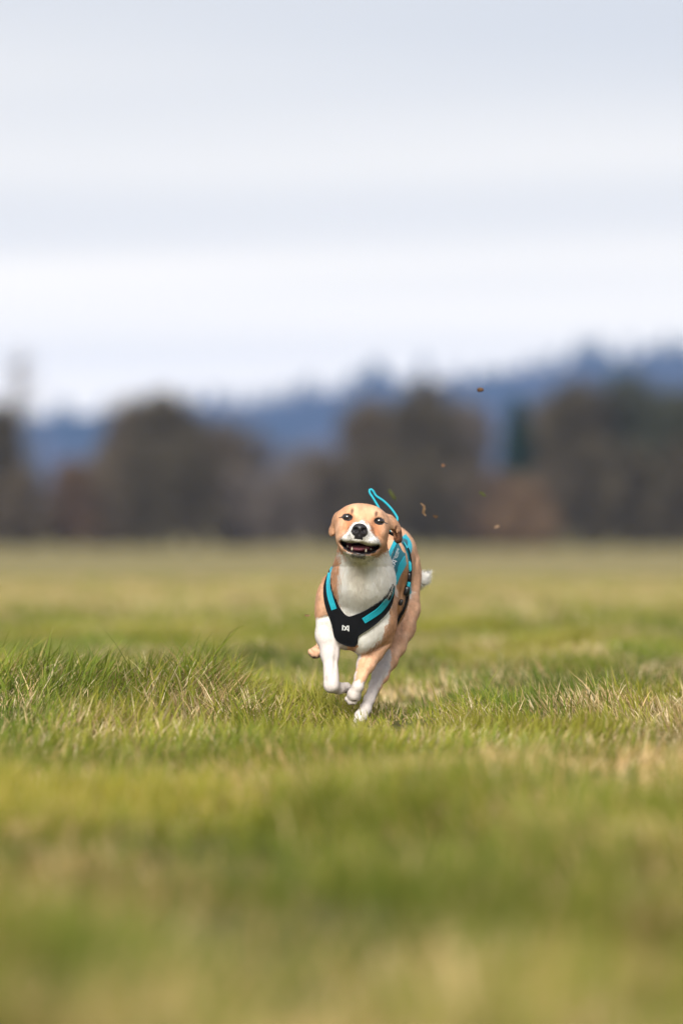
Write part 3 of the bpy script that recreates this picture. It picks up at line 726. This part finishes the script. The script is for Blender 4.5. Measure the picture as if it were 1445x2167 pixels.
body = mesh_np('body', DV * S, DF, m, dog, colors=DC, extra={'gloss': DG})
BVH = BVHTree.FromPolygons([Vector(v) for v in DV], DF.tolist())
print('dog verts', len(DV))
def hit(x, y, d0=-300):
    """front surface point and normal at x, y"""
    h = BVH.ray_cast(Vector(D(x, y, d0)), Vector((0, 1, 0)))
    return h[0], h[1]

# eyes, teeth, tongue
def ico(c, r, sub=2, scale=(1, 1, 1)):
    bm = bmesh.new(); bmesh.ops.create_icosphere(bm, subdivisions=sub, radius=1)
    V = np.array([v.co[:] for v in bm.verts]) * np.array(scale) * r + np.asarray(c); F = np.array([[v.index for v in f.verts] for f in bm.faces]); bm.free(); return V, F
M_EYE = material('eye_dark', (0.012, 0.009, 0.008), 0.14, spec=0.9)
M_TOOTH = material('tooth_ivory', (0.55, 0.47, 0.34), 0.35, noise=(300, (0.66, 0.60, 0.48)), spec=0.5)
M_TONGUE = material('tongue_pink', (0.34, 0.10, 0.13), 0.4, noise=(120, (0.40, 0.13, 0.16)), spec=0.4)
for sgn in (-1, 1):
    x, y, _ = Hd(33.5 * sgn, 0, 0); p, n = hit(x, y)
    c = np.array(p) + np.array([0, 4.0, 0]); V, F = ico(c, 9.4, 3, (1, .8, .78)); mesh_np('eye', V * S, F, M_EYE, dog)
V, F = ico(D(*Hd(-1, 63, -158)), 1, 3, (21, 48, 7.5)); V[:, 2] += -0.006 * (V[:, 0] - V[:, 0].mean()) ** 2 * -1; mesh_np('tongue', V * S, F, M_TONGUE, dog)
def tooth(a, b, d, h, r, up):
    c = D(*Hd(a, b, d)); mb = MB(); z = h if up else -h
    mb.tube([c * S, (c + np.array([0, -.6, z * .6])) * S, (c + np.array([0, .4, z])) * S], [r * S, r * .7 * S, r * .12 * S], 7); mb.build('tooth', M_TOOTH, dog)
for s_ in (-1, 1):
    tooth(-1 + 14.5 * s_, 67, -203, 7.5, 2.3, True)                      # lower canines
    tooth(-1 + 24 * s_, 62, -165, 4.5, 2.4, True)

# ------------------------------------------------------------------ harness
M_BLACK = material('black_padding', (0.006, 0.0065, 0.008), 0.85, bump=(900, .4, .001), spec=.15)
M_TURQ = material('turquoise_webbing', (0.010, 0.30, 0.40), 0.55, noise=(700, (0.018, 0.38, 0.48)), bump=(1400, .5, .0006))
M_TEAL = material('teal_panel', (0.012, 0.10, 0.135), 0.6, noise=(500, (0.02, 0.14, 0.18)), bump=(1200, .4, .0006))
M_PLASTIC = material('black_plastic', (0.010, 0.010, 0.011), 0.3, spec=.5)
M_PRINT = material('white_print', (0.72, 0.74, 0.74), 0.45)
M_RED = material('red_label', (0.45, 0.03, 0.06), 0.6)
harness = empty('dog_harness', (0, DOG_Y, 0)); tag(harness, 'black and turquoise dog harness with lettered straps and handle loop, worn by the running dog', 'harness')
def catmull(P, n):
    P = np.array(P, float); out = []; t = np.linspace(0, len(P) - 1, n)
    for u in t:
        i = min(int(u), len(P) - 2); f = u - i; p0, p1, p2, p3 = P[max(i - 1, 0)], P[i], P[i + 1], P[min(i + 2, len(P) - 1)]
        out.append(.5 * ((2 * p1) + (-p0 + p2) * f + (2 * p0 - 5 * p1 + 4 * p2 - p3) * f * f + (-p0 + 3 * p1 - 3 * p2 + p3) * f ** 3))
    return np.array(out)
def resample(P, n):
    C = catmull(P, 200); L = np.r_[0, np.cumsum(np.linalg.norm(np.diff(C, axis=0), axis=1))]; s = np.linspace(0, L[-1], n)
    return np.stack([np.interp(s, L, C[:, j]) for j in range(C.shape[1])], -1)
def sheet(G, thick, name, mat, parent, edge=None):
    """closed slab from a grid of points G (n, m, 3), thickened along its own normal"""
    n, m_, _ = G.shape; du = np.gradient(G, axis=0); dv = np.gradient(G, axis=1); N = np.cross(du, dv); N /= np.linalg.norm(N, axis=2)[..., None] + 1e-9
    c = G.reshape(-1, 3).mean(0)
    top = G + N * thick / 2; bot = G - N * thick / 2
    idx = np.arange(n * m_).reshape(n, m_); o = n * m_
    q = np.stack([idx[:-1, :-1], idx[1:, :-1], idx[1:, 1:], idx[:-1, 1:]], -1).reshape(-1, 4)
    F = [q, q[:, ::-1] + o]
    for ring in (idx[0, :], idx[-1, ::-1], idx[::-1, 0], idx[:, -1]):
        F.append(np.stack([ring[:-1], ring[1:], ring[1:] + o, ring[:-1] + o], -1))
    ob = mesh_np(name, np.concatenate([top.reshape(-1, 3), bot.reshape(-1, 3)]) * S, np.concatenate(F), mat, parent)
    ob.modifiers.new('edges', 'EDGE_SPLIT').split_angle = R(50)
    return ob
def smooth_grid(G, it):
    for _ in range(it):
        A = G.copy(); A[1:-1] += .25 * (G[2:] + G[:-2] - 2 * G[1:-1]); B = A.copy(); B[:, 1:-1] += .25 * (A[:, 2:] + A[:, :-2] - 2 * A[:, 1:-1]); G = B
    return G
# chest plate: lofted between inner and outer rim, laid on the chest
inner = [(704, 1211), (704, 1240), (709, 1266), (719, 1289), (735, 1305), (754, 1301), (776, 1291), (800, 1275), (815, 1261), (824, 1247), (829, 1235)]
outer = [(698, 1207), (687, 1235), (686, 1262), (692, 1290), (703, 1320), (711, 1352), (733, 1365), (753, 1365), (757, 1345), (779, 1330), (803, 1311), (822, 1290), (831, 1266), (834, 1236)]
NI, NJ = 90, 12
I2 = resample(inner, NI); O2 = resample(outer, NI)
G = np.zeros((NI, NJ, 3))
for i in range(NI):
    for j in range(NJ):
        q = O2[i] + (I2[i] - O2[i]) * j / (NJ - 1); p, n = hit(q[0], q[1]); G[i, j] = (q[0] - 722.5, p[1] if p else np.nan, 1535 - q[1])
G[..., 1] = np.where(np.isnan(G[..., 1]), np.nanmax(G[..., 1]), G[..., 1])
dd = G[..., 1].copy(); Gs = G.copy(); Gs[..., 1] = dd; sm = smooth_grid(Gs, 14); G[..., 1] = np.minimum(sm[..., 1], dd + 4) - 7
PLATE = G
plate = sheet(G, 3.0, 'chest_plate', M_BLACK, harness)
def on_plate(q, lift):
    """a point over the plate at front position q"""
    k = np.argmin((PLATE[..., 0] - (q[0] - 722.5)) ** 2 + (PLATE[..., 2] - (1535 - q[1])) ** 2)
    w = np.exp(-(((PLATE[..., 0] - (q[0] - 722.5)) ** 2 + (PLATE[..., 2] - (1535 - q[1])) ** 2) / 14.0)); d = (PLATE[..., 1] * w).sum() / (w.sum() + 1e-12)
    return np.array([q[0] - 722.5, d - lift, 1535 - q[1]])
def plate_band(path, w, name, mat, lift, thick, parent, n=30):
    C = resample(path, n); T = np.gradient(C, axis=0); T /= np.linalg.norm(T, axis=1)[:, None]; Sd = np.stack([-T[:, 1], T[:, 0]], -1)
    g = np.array([[on_plate(C[i] + Sd[i] * w * t, lift) for t in np.linspace(-.5, .5, 5)] for i in range(n)]); return sheet(g, thick, name, mat, parent)
wl = plate_band([(699.5, 1213), (696.5, 1235), (698, 1258), (703, 1277), (707, 1289)], 11, 'webbing', M_TURQ, 2.8, 1.6, plate)
wr = plate_band([(769, 1313), (785, 1303), (803, 1290), (817, 1272), (826, 1254), (829, 1240)], 12, 'webbing', M_TURQ, 2.8, 1.6, plate)
# binding along the rim
for rim in (O2, I2):
    mb = MB(); pts = [on_plate(q, .5) * S for q in rim[::2]]; mb.tube(pts, [2.0 * S] * len(pts), 6); mb.build('binding', M_BLACK, plate)
def flat_print(polys, place, name, mat, parent):
    """raised print: flat polygons mapped by place(u, v)"""
    bm = bmesh.new()
    for P in polys:
        vs_ = [bm.verts.new(place(u, v)) for (u, v) in P]; bm.faces.new(vs_)
    bmesh.ops.triangulate(bm, faces=bm.faces); r = bmesh.ops.extrude_face_region(bm, geom=bm.faces[:])
    for v in [g for g in r['geom'] if isinstance(g, bmesh.types.BMVert)]: v.co += Vector((0, -.0004, 0))
    me = bpy.data.meshes.new(name); bm.to_mesh(me); bm.free(); me.materials.append(mat); return link(bpy.data.objects.new(name, me), parent)
LOGO = [[(-8, -6), (-5.2, -4.5), (-5.2, 2.6), (-8, 5)], [(-4, -5), (-1.2, -5.6), (2.0, 0), (6.2, 6.8), (3.4, 6.8), (-0.2, 1.6)], [(-8, 5.2), (-1.0, 1.4), (0.2, 3.4), (-6.2, 7.0)], [(0.6, -1.2), (5.2, -5.0), (5.2, -2.2), (2.0, .8)], [(5.8, -5.8), (8.2, -6.6), (8.2, 7.2), (5.8, 6.2)]]
flat_print([[(u * .92, v * .92) for u, v in P] for P in LOGO], lambda u, v: on_plate((731 + u, 1329 - v + u * .1), 2.4) * S, 'logo', M_PRINT, plate)
# small monograms woven on the webbing
for (x, y, an, par) in ((777, 1308, -32, wr), (808, 1283, -50, wr), (697.5, 1240, 80, wl), (704.5, 1280, 75, wl)):
    ca, sa = math.cos(R(an)), math.sin(R(an))
    flat_print([[(u * .42, v * .42) for u, v in P] for P in LOGO], lambda u, v: on_plate((x + u * ca - v * sa, y + u * sa + v * ca), 4.2) * S, 'monogram', material('woven_monogram', (0.03, 0.46, 0.55), .6) if 'woven_monogram' not in bpy.data.materials else bpy.data.materials['woven_monogram'], par)
flat_print([[(-2, -3), (2, -3), (2, 3), (-2, 3)]], lambda u, v: on_plate((699 + u, 1212 - v), 4.2) * S, 'care_label', M_RED, plate)
def wrap(path, w, name, mat, lift, thick, parent, n=40, m_=5, it=4):
    """band laid round the body: centre line snapped to the hide"""
    C = resample([D(*p) for p in path], n); C2 = []; Nn = []
    for c in C:
        p, nn, _, _ = BVH.find_nearest(Vector(c)); C2.append(np.array(p)); Nn.append(np.array(nn))
    C2 = np.array(C2); Nn = np.array(Nn)
    for _ in range(it * 3):
        C2[1:-1] = .5 * C2[1:-1] + .25 * (C2[2:] + C2[:-2]); Nn[1:-1] = .5 * Nn[1:-1] + .25 * (Nn[2:] + Nn[:-2])
    Nn /= np.linalg.norm(Nn, axis=1)[:, None]
    T = np.gradient(C2, axis=0); T /= np.linalg.norm(T, axis=1)[:, None]; Sd = np.cross(T, Nn); Sd /= np.linalg.norm(Sd, axis=1)[:, None]
    g = np.zeros((n, m_, 3))
    for i in range(n):
        for j, t in enumerate(np.linspace(-.5, .5, m_)):
            q = C2[i] + Sd[i] * w * t; p, nn, _, _ = BVH.find_nearest(Vector(q)); h = max(0.0, (np.array(p) - q) @ Nn[i]); g[i, j] = q + Nn[i] * (h + lift)
    g = smooth_grid(g, it); return g, sheet(g, thick, name, mat, parent)
# over the shoulder on the right, up to the withers; bright strap with a lettered panel beside it
def front_band(path, w, name, mat, lift, thick, parent, n=40, m_=7, d0=-22):
    C = resample(path, n); T = np.gradient(C, axis=0); T /= np.linalg.norm(T, axis=1)[:, None]; Sd = np.stack([-T[:, 1], T[:, 0]], -1); g = np.zeros((n, m_, 3))
    for i in range(n):
        for j, t in enumerate(np.linspace(-.5, .5, m_)):
            q = C[i] + Sd[i] * w * t; p, nn = hit(q[0], q[1], d0); g[i, j] = (q[0] - 722.5, p[1] if p else np.nan, 1535 - q[1])
    dd = g[..., 1]; ok = ~np.isnan(dd); ii, jj = np.nonzero(ok)
    for (a, b) in np.argwhere(~ok): k = np.argmin((ii - a) ** 2 + (jj - b) ** 2); dd[a, b] = dd[ii[k], jj[k]] + 3
    f = smooth_grid(g, 12); g[..., 1] = np.minimum(f[..., 1], dd + 2) - lift; g[..., 1] = smooth_grid(g, 3)[..., 1]
    return g, sheet(g, thick, name, mat, parent)
gp, panel = front_band([(828, 1212), (836, 1194), (845, 1172), (853, 1152), (856, 1140)], 25, 'panel', M_TEAL, 6, 2, harness)
gs, strap_r = front_band([(833, 1236), (840, 1218), (852, 1196), (863, 1177), (869.5, 1161), (866, 1147), (857, 1135)], 13, 'strap', M_TURQ, 8.5, 2, harness)
gb, band = front_band([(820, 1192), (825, 1172), (834, 1152), (842, 1134)], 8, 'strap', M_TURQ, 8.5, 2, harness)
gn, neck_l = wrap([(704, 1212, 4), (700, 1192, 44), (715, 1168, 90), (752, 1142, 130), (800, 1128, 140)], 11, 'strap', M_TURQ, 6, 2, harness)
gk, back = wrap([(768, 1128, 130), (800, 1120, 136), (830, 1122, 130), (856, 1140, 122)], 34, 'back_plate', M_BLACK, 6, 3, harness)
# girth strap round the ribs with buckle
gg, girth = wrap([(862, 1142, 112), (872, 1172, 112), (874, 1210, 116), (871, 1240, 118), (867, 1258, 122)], 14, 'girth_strap', M_TURQ, 6.5, 2, harness)
gg2, girth2 = wrap([(866, 1256, 118), (853, 1276, 112), (838, 1310, 118), (815, 1350, 125), (785, 1368, 125), (745, 1355, 125), (716, 1300, 140), (708, 1230, 150), (730, 1165, 145), (770, 1132, 138)], 11, 'belly_strap', M_BLACK, 4, 2, harness, n=70, it=1)
gw, web2 = wrap([(864, 1160, 96), (867, 1185, 100), (868, 1212, 100), (866, 1240, 104)], 8, 'inner_strap', M_BLACK, 7, 3, harness)
def block(c, r, name, mat, parent, rot=0, p=4):
    V, F = ico((0, 0, 0), 1, 3); n = (np.abs(V) ** p).sum(1) ** (1 / p); V = V / n[:, None] * np.array(r)
    M = np.array(Matrix.Rotation(R(rot), 3, 'Y')); V = V @ M.T + D(*c); return mesh_np(name, V * S, F, mat, parent)
def side(y, d):   # skin on the right flank
    h = BVH.ray_cast(Vector((300, d, 1535 - y)), Vector((-1, 0, 0))); return h[0][0] + 722.5
bx = side(1250, 110)
buckle = block((bx + 1, 1251, 104), (7, 14, 11), 'buckle', M_PLASTIC, harness, 12)
block((bx + 5, 1239, 102), (4, 10, 7), 'buckle_tongue', M_TURQ, buckle, 12)
block((side(1222, 110) + 3, 1222, 104), (4, 9, 11), 'slider', M_PLASTIC, harness, 6)
block((side(1204, 110) + 5, 1200, 104), (4, 9, 12), 'slider', M_TURQ, harness, -4)
block((side(1275, 90) + 1, 1276, 84), (4.5, 6, 7), 'ring', M_PLASTIC, harness, 20)
# handle loop of turquoise cord, thrown up behind the head
mb = MB(); C = resample([D(*p) for p in [(834, 1138, 128), (812, 1100, 128), (803, 1076, 130), (791, 1055, 132), (782.5, 1041, 134), (784, 1034.5, 135), (790, 1038, 136), (797, 1049, 137), (813, 1060, 138), (828, 1075, 138), (840, 1092, 137), (842, 1100, 136), (836, 1118, 134), (840, 1140, 130)]], 70)
mb.tube([c * S for c in C], [2.5 * S] * 70, 8); mb.build('handle_loop', M_TURQ, harness)
# lettering on the shoulder panel
def text_print(body_txt, size, g, u0, v0, du, lift, name, parent, mat):
    cu = bpy.data.curves.new(name, 'FONT'); cu.body = body_txt; cu.size = size; cu.resolution_u = 3; tmp = bpy.data.objects.new('tmp', cu); COL.objects.link(tmp)
    dg = bpy.context.evaluated_depsgraph_get(); me = bpy.data.meshes.new_from_object(tmp.evaluated_get(dg)); bpy.data.objects.remove(tmp)
    n, m_, _ = g.shape; L = np.r_[0, np.cumsum(np.linalg.norm(np.diff(g[:, m_ // 2], axis=0), axis=1))]; w = np.linalg.norm(g[n // 2, -1] - g[n // 2, 0])
    dv = np.gradient(g, axis=1); N = np.cross(np.gradient(g, axis=0), dv); N /= np.linalg.norm(N, axis=2)[..., None]
    if N[n // 2, m_ // 2][0] - N[n // 2, m_ // 2][1] < 0: N = -N
    for v in me.vertices:
        s = u0 + v.co.x; t = np.clip((v0 - v.co.y) / w + .5, 0, 1) if du > 0 else np.clip((v0 + v.co.y) / w + .5, 0, 1)
        i = np.interp(s, L, np.arange(n)); i0 = min(int(i), n - 2); f = i - i0; j = t * (m_ - 1); j0 = min(int(j), m_ - 2); h = j - j0
        q = (g[i0, j0] * (1 - f) * (1 - h) + g[i0 + 1, j0] * f * (1 - h) + g[i0, j0 + 1] * (1 - f) * h + g[i0 + 1, j0 + 1] * f * h) + N[i0, j0] * lift
        v.co = Vector(q * S)
    me.materials.clear(); me.materials.append(mat); me.name = name; return link(bpy.data.objects.new(name, me), parent)
def on_panel(q, lift):
    w = np.exp(-(((gp[..., 0] - (q[0] - 722.5)) ** 2 + (gp[..., 2] - (1535 - q[1])) ** 2) / 12.0)); d = (gp[..., 1] * w).sum() / (w.sum() + 1e-12)
    return np.array([q[0] - 722.5, d - lift, 1535 - q[1]])
def panel_xy(u, v, o):      # u along the lettering (up to the right), v across it
    an = R(69); return on_panel((o[0] + u * math.cos(an) - v * math.sin(an), o[1] - u * math.sin(an) - v * math.cos(an)), 2.6) * S
def text_print(txt, size, o, name, parent, mat):
    cu = bpy.data.curves.new(name, 'FONT'); cu.body = txt; cu.size = size; cu.resolution_u = 3; tmp = bpy.data.objects.new('tmp', cu); COL.objects.link(tmp)
    dg = bpy.context.evaluated_depsgraph_get(); dg.update(); me = bpy.data.meshes.new_from_object(tmp.evaluated_get(dg)); bpy.data.objects.remove(tmp)
    for v in me.vertices: v.co = Vector(panel_xy(v.co.x, v.co.y, o))
    me.materials.clear(); me.materials.append(mat); me.name = name; return link(bpy.data.objects.new(name, me), parent)
text_print('Nonstop', 7.0, (835.5, 1184), 'lettering', panel, M_PRINT)
text_print('dogwear', 4.2, (839.5, 1182), 'lettering', panel, M_PRINT)
flat_print([[(u * .8, v * .8) for u, v in P] for P in LOGO], lambda u, v: panel_xy(u, v, (833, 1192)), 'logo', M_PRINT, panel)

# ------------------------------------------------------------------ fur
def build_fur():
    r = np.random.default_rng(17)
    tri = np.concatenate([DF[:, [0, 1, 2]], DF[:, [0, 2, 3]]])
    A = np.cross(DV[tri[:, 1]] - DV[tri[:, 0]], DV[tri[:, 2]] - DV[tri[:, 0]]); ar = np.linalg.norm(A, axis=1)
    lw = DL[tri].mean(1); w = ar * np.where(lw <= 0, 0, 1.0 + 0.5 * (lw < 6) + 0.6 * (lw > 10))
    n = 210000; pick = r.choice(len(tri), n, p=w / w.sum())
    u, v = r.uniform(0, 1, n), r.uniform(0, 1, n); sw = u + v > 1; u[sw], v[sw] = 1 - u[sw], 1 - v[sw]
    t = tri[pick]; P = DV[t[:, 0]] + (DV[t[:, 1]] - DV[t[:, 0]]) * u[:, None] + (DV[t[:, 2]] - DV[t[:, 0]]) * v[:, None]
    N = DN[t].mean(1); N /= np.linalg.norm(N, axis=1)[:, None]
    col, _, ln = coat(P, N, rj=r.normal(0, 2.6, (2, n)))
    ln = ln * np.where(ln > 8, r.uniform(.5, 1.45, n), r.uniform(.7, 1.25, n))
    # nothing grows through the harness
    hv = []; hp = []
    for o in harness.children_recursive:
        if o.type != 'MESH' or o.name.startswith('handle'): continue
        b = len(hv); hv += [Vector(v.co) / S for v in o.data.vertices]; hp += [[b + i for i in p.vertices] for p in o.data.polygons]
    hb = BVHTree.FromPolygons(hv, hp); ok = ln > 0.5
    x0, y0, d = P[:, 0] + 722.5, 1535 - P[:, 2], P[:, 1]
    near = np.where(ok & (d < 260) & (d > -40) & (y0 > 1100) & (y0 < 1380))[0]
    for i in near:
        if hb.ray_cast(Vector(P[i]), Vector(N[i]), 22.0)[0] is not None: ok[i] = False; continue
        h = hb.find_nearest(Vector(P[i]), 11.0)
        if h[0] is not None:
            q = np.array(h[0]) - P[i]
            ruff = ln[i] > 9
            if abs(q @ N[i]) > 0.75 * np.linalg.norm(q): ok[i] = False
            elif not ruff: ln[i] = min(ln[i], 3)
    # lie of the hair
    head = (d < -35) & (y0 < 1196)
    flow = np.tile(np.array([0.25, 0.75, -0.55]), (n, 1))
    flow[:, 0] = np.where((d > 60), 0.2, flow[:, 0])
    neck = (d < 60) & (y0 >= 1160) & (y0 < 1325); flow[neck] = np.stack([(x0[neck] - 765) / 160, np.full(neck.sum(), .1), np.full(neck.sum(), -1.)], -1)
    leg = (y0 > 1325) & (d < 300); flow[leg] = np.array([0, .15, -1.])
    hc = D(*Hd(-5, 25, -250)); fh = P - hc; fh /= np.linalg.norm(fh, axis=1)[:, None]; flow[head] = (fh + np.array([0, .45, 0]))[head]
    tl = (d > 530) & (x0 > 868); flow[tl] = np.stack([np.full(tl.sum(), .75), np.zeros(tl.sum()), np.clip((1236 - y0[tl]) / 20, -1.1, .6)], -1)
    flow = flow + r.normal(0, .22, (n, 3)) + (np.stack([fbm(P[:, 0] / 14, P[:, 1] / 14, P[:, 2] / 14, seed=q) for q in (91, 92, 93)], -1) - .5) * 0.8
    tang = flow - N * (flow * N).sum(1)[:, None]; tang /= np.linalg.norm(tang, axis=1)[:, None] + 1e-9
    lift = np.where(ln > 7, .13, .18)[:, None]
    P, N, tang, ln, col, lift, y0 = P[ok], N[ok], tang[ok], ln[ok], col[ok], lift[ok], y0[ok]; n = len(P)
    k = 4; pts = []; p = P - N * .5
    for i in range(k):
        pts.append(p); f = i / (k - 1); dr = tang * (0.55 + .45 * f) + N * (lift * (1.9 - 1.5 * f)) + np.array([0, 0, -.12 * f]); dr /= np.linalg.norm(dr, axis=1)[:, None]; p = p + dr * (ln / (k - 1))[:, None]
    pts = np.stack(pts, 1)
    d_, y_ = P[:, 1], 1535 - P[:, 2]
    for i in np.where((d_ < 260) & (d_ > -60) & (y_ > 1120) & (y_ < 1380) & (ln > 3))[0]:      # hairs end where they meet the harness
        for j in range(k - 1):
            v = Vector(pts[i, j + 1] - pts[i, j])
            h = hb.ray_cast(Vector(pts[i, j]), v.normalized(), v.length)
            if h[0] is not None: pts[i, j + 1:] = np.array(h[0]) - N[i] * 1.5; break
    cu = bpy.data.hair_curves.new('fur'); cu.add_curves([k] * n)
    cu.attributes['position'].data.foreach_set('vector', (pts.reshape(-1, 3) * S).astype(np.float32).ravel())
    ra = cu.attributes.get('radius') or cu.attributes.new('radius', 'FLOAT', 'POINT')
    base = np.where(ln > 14, .30, np.where(ln > 6, .25, .17))[:, None] * np.array([1, .9, .65, .15])[None]
    ra.data.foreach_set('value', (base * S).astype(np.float32).ravel())
    streak = 0.78 + .44 * fbm(P[:, 0] / 5, P[:, 1] / 9, P[:, 2] / 9, seed=44, o=2)
    c4 = np.ones((n, 4), np.float32); c4[:, :3] = np.clip(col * np.where(col[:, 2] > .5, r.uniform(.86, 1.08, n) * (.6 + .4 * streak), r.uniform(.70, 1.2, n) * streak)[:, None], 0, .93)
    a = cu.attributes.new('tint', 'FLOAT_COLOR', 'CURVE'); a.data.foreach_set('color', c4.ravel())
    a = cu.attributes.new('lie', 'FLOAT_VECTOR', 'CURVE'); a.data.foreach_set('vector', N.astype(np.float32).ravel())
    mt = bpy.data.materials.new('dog_fur'); mt.use_nodes = True; q = mt.node_tree; bs = q.nodes['Principled BSDF']
    a1 = q.nodes.new('ShaderNodeAttribute'); a1.attribute_name = 'tint'; q.links.new(a1.outputs['Color'], bs.inputs['Base Color'])
    a2 = q.nodes.new('ShaderNodeAttribute'); a2.attribute_name = 'lie'
    g = q.nodes.new('ShaderNodeNewGeometry'); mx = q.nodes.new('ShaderNodeMix'); mx.data_type = 'VECTOR'; mx.inputs['Factor'].default_value = .75
    q.links.new(g.outputs['Normal'], mx.inputs['A']); q.links.new(a2.outputs['Vector'], mx.inputs['B'])
    nm = q.nodes.new('ShaderNodeVectorMath'); nm.operation = 'NORMALIZE'; q.links.new(mx.outputs['Result'], nm.inputs[0]); q.links.new(nm.outputs[0], bs.inputs['Normal'])
    bs.inputs['Roughness'].default_value = .6; bs.inputs['Specular IOR Level'].default_value = .25
    tr = q.nodes.new('ShaderNodeBsdfTranslucent'); q.links.new(a1.outputs['Color'], tr.inputs['Color']); q.links.new(nm.outputs[0], tr.inputs['Normal'])
    ms = q.nodes.new('ShaderNodeMixShader'); ms.inputs[0].default_value = .12; q.links.new(bs.outputs[0], ms.inputs[1]); q.links.new(tr.outputs[0], ms.inputs[2]); q.links.new(ms.outputs[0], q.nodes['Material Output'].inputs['Surface'])
    cu.materials.append(mt); link(bpy.data.objects.new('fur', cu), dog)
    print('hairs', n)
build_fur()

# ------------------------------------------------------------------ bits of turf thrown up by the paws
def at(px, py, Y): return (px_x(px, Y), Y, px_z(py, Y))
def clod(px, py, Y, size, label, mat, name='soil_clod', seed=1, scale=(1, 1, .8)):
    r = random.Random(seed); bm = bmesh.new(); bmesh.ops.create_icosphere(bm, subdivisions=2, radius=1)
    for v in bm.verts: v.co *= 0.7 + .5 * float(vnoise(v.co.x * 1.7 + seed, v.co.y * 1.7, v.co.z * 1.7, seed=seed)); v.co.x *= scale[0]; v.co.y *= scale[1]; v.co.z *= scale[2]
    bmesh.ops.scale(bm, vec=(size, size, size), verts=bm.verts)
    me = bpy.data.meshes.new(name); bm.to_mesh(me); bm.free(); me.materials.append(mat); o = bpy.data.objects.new(name, me); o.location = at(px, py, Y); link(o)
    return tag(o, label, 'clod' if name == 'soil_clod' else 'grass scrap', 'scraps of turf thrown into the air')
def scrap(pxs, Y, w, label, mat, name='grass_scrap'):
    c = np.mean(np.array(pxs), 0); o3 = Vector(at(c[0], c[1], Y)); P = [Vector(at(x, y, Y + .01 * i)) - o3 for i, (x, y) in enumerate(pxs)]
    V = []; F = []; n = len(P)
    for i, p in enumerate(P):
        t = (P[min(i + 1, n - 1)] - P[max(i - 1, 0)]).normalized(); s = t.cross(Vector((.1, 1, .1))).normalized(); ww = w * (0.35 + 1.0 * math.sin(math.pi * (i + .35) / (n - .3)))
        for q in (s * ww, Vector((0, w * .5, 0)), -s * ww): V.append(p + q)
    for i in range(n - 1):
        for k in range(3): a, b = i * 3 + k, i * 3 + (k + 1) % 3; F.append((a, b, b + 3, a + 3))
    me = bpy.data.meshes.new(name); me.from_pydata(V, [], F); me.materials.append(mat); o = bpy.data.objects.new(name, me); o.location = o3; link(o)
    return tag(o, label, 'grass scrap', 'scraps of turf thrown into the air')
M_SOIL = material('soil', (0.04, 0.022, 0.012), .95, noise=(90, (0.13, 0.07, 0.04)))
M_DRY = material('dry_scrap', (0.62, 0.43, 0.26), .7, noise=(120, (0.42, 0.26, 0.15)), trans=.2)
M_FRESH = material('fresh_scrap', (0.15, 0.19, 0.05), .6, noise=(90, (0.22, 0.25, 0.08)), trans=.25)
clod(1016, 825, 14.9, .0085, 'dark brown clod of soil flying highest in the air, right of the dog', M_SOIL, seed=3, scale=(1.15, .9, .75))
clod(937, 985, 15.8, .0048, 'tiny reddish brown clod in the air above and right of the lead loop', material('reddish_soil', (.16, .07, .035), .9, noise=(120, (.24, .12, .06))), seed=9)
scrap([(823, 1036), (828, 1045), (833, 1052), (837, 1058)], 15.9, .0034, 'blurred green grass blade in the air just right of the lead loop', M_FRESH)
scrap([(890, 1065), (897, 1071), (897, 1079), (895, 1085), (901, 1092)], 15.0, .0028, 'curled dry tan grass scrap flying right of the dog head', M_DRY)
scrap([(916, 1091), (922, 1094), (926, 1093)], 15.0, .003, 'tiny dull brown scrap just right of the curled dry scrap', material('dull_scrap', (.16, .09, .045), .9))
scrap([(1014, 1041), (1021, 1045), (1027, 1050)], 15.8, .0028, 'small green grass scrap in the air above the tawny bush', M_FRESH)
scrap([(1046, 1117), (1051, 1114), (1056, 1113)], 15.8, .0018, 'tiny pale grass scrap in the air just below the small green one', M_DRY)
scrap([(645, 1302), (650, 1303), (656, 1302)], 14.8, .0022, 'tiny pale straw scrap in the air left of the dog chest', M_DRY)


# ------------------------------------------------------------------ air
def build_haze():
    bm = bmesh.new(); bmesh.ops.create_cube(bm, size=1)
    for v in bm.verts:
        v.co.x = v.co.x * 5200; v.co.y = 1950 + v.co.y * 4700; v.co.z = -2.0 + (v.co.z + .5) * 125
    me = bpy.data.meshes.new('haze'); bm.to_mesh(me); bm.free()
    m = bpy.data.materials.new('haze_air'); m.use_nodes = True; nt = m.node_tree; nt.nodes.clear()
    v = nt.nodes.new('ShaderNodeVolumePrincipled'); v.inputs['Color'].default_value = (0.30, 0.51, 1.0, 1); v.inputs['Density'].default_value = 0.00017
    o = nt.nodes.new('ShaderNodeOutputMaterial'); nt.links.new(v.outputs[0], o.inputs['Volume'])
    me.materials.append(m); ob = bpy.data.objects.new('haze', me); link(ob); tag(ob, 'pale blue haze in the air', None, kind='stuff')
build_haze()
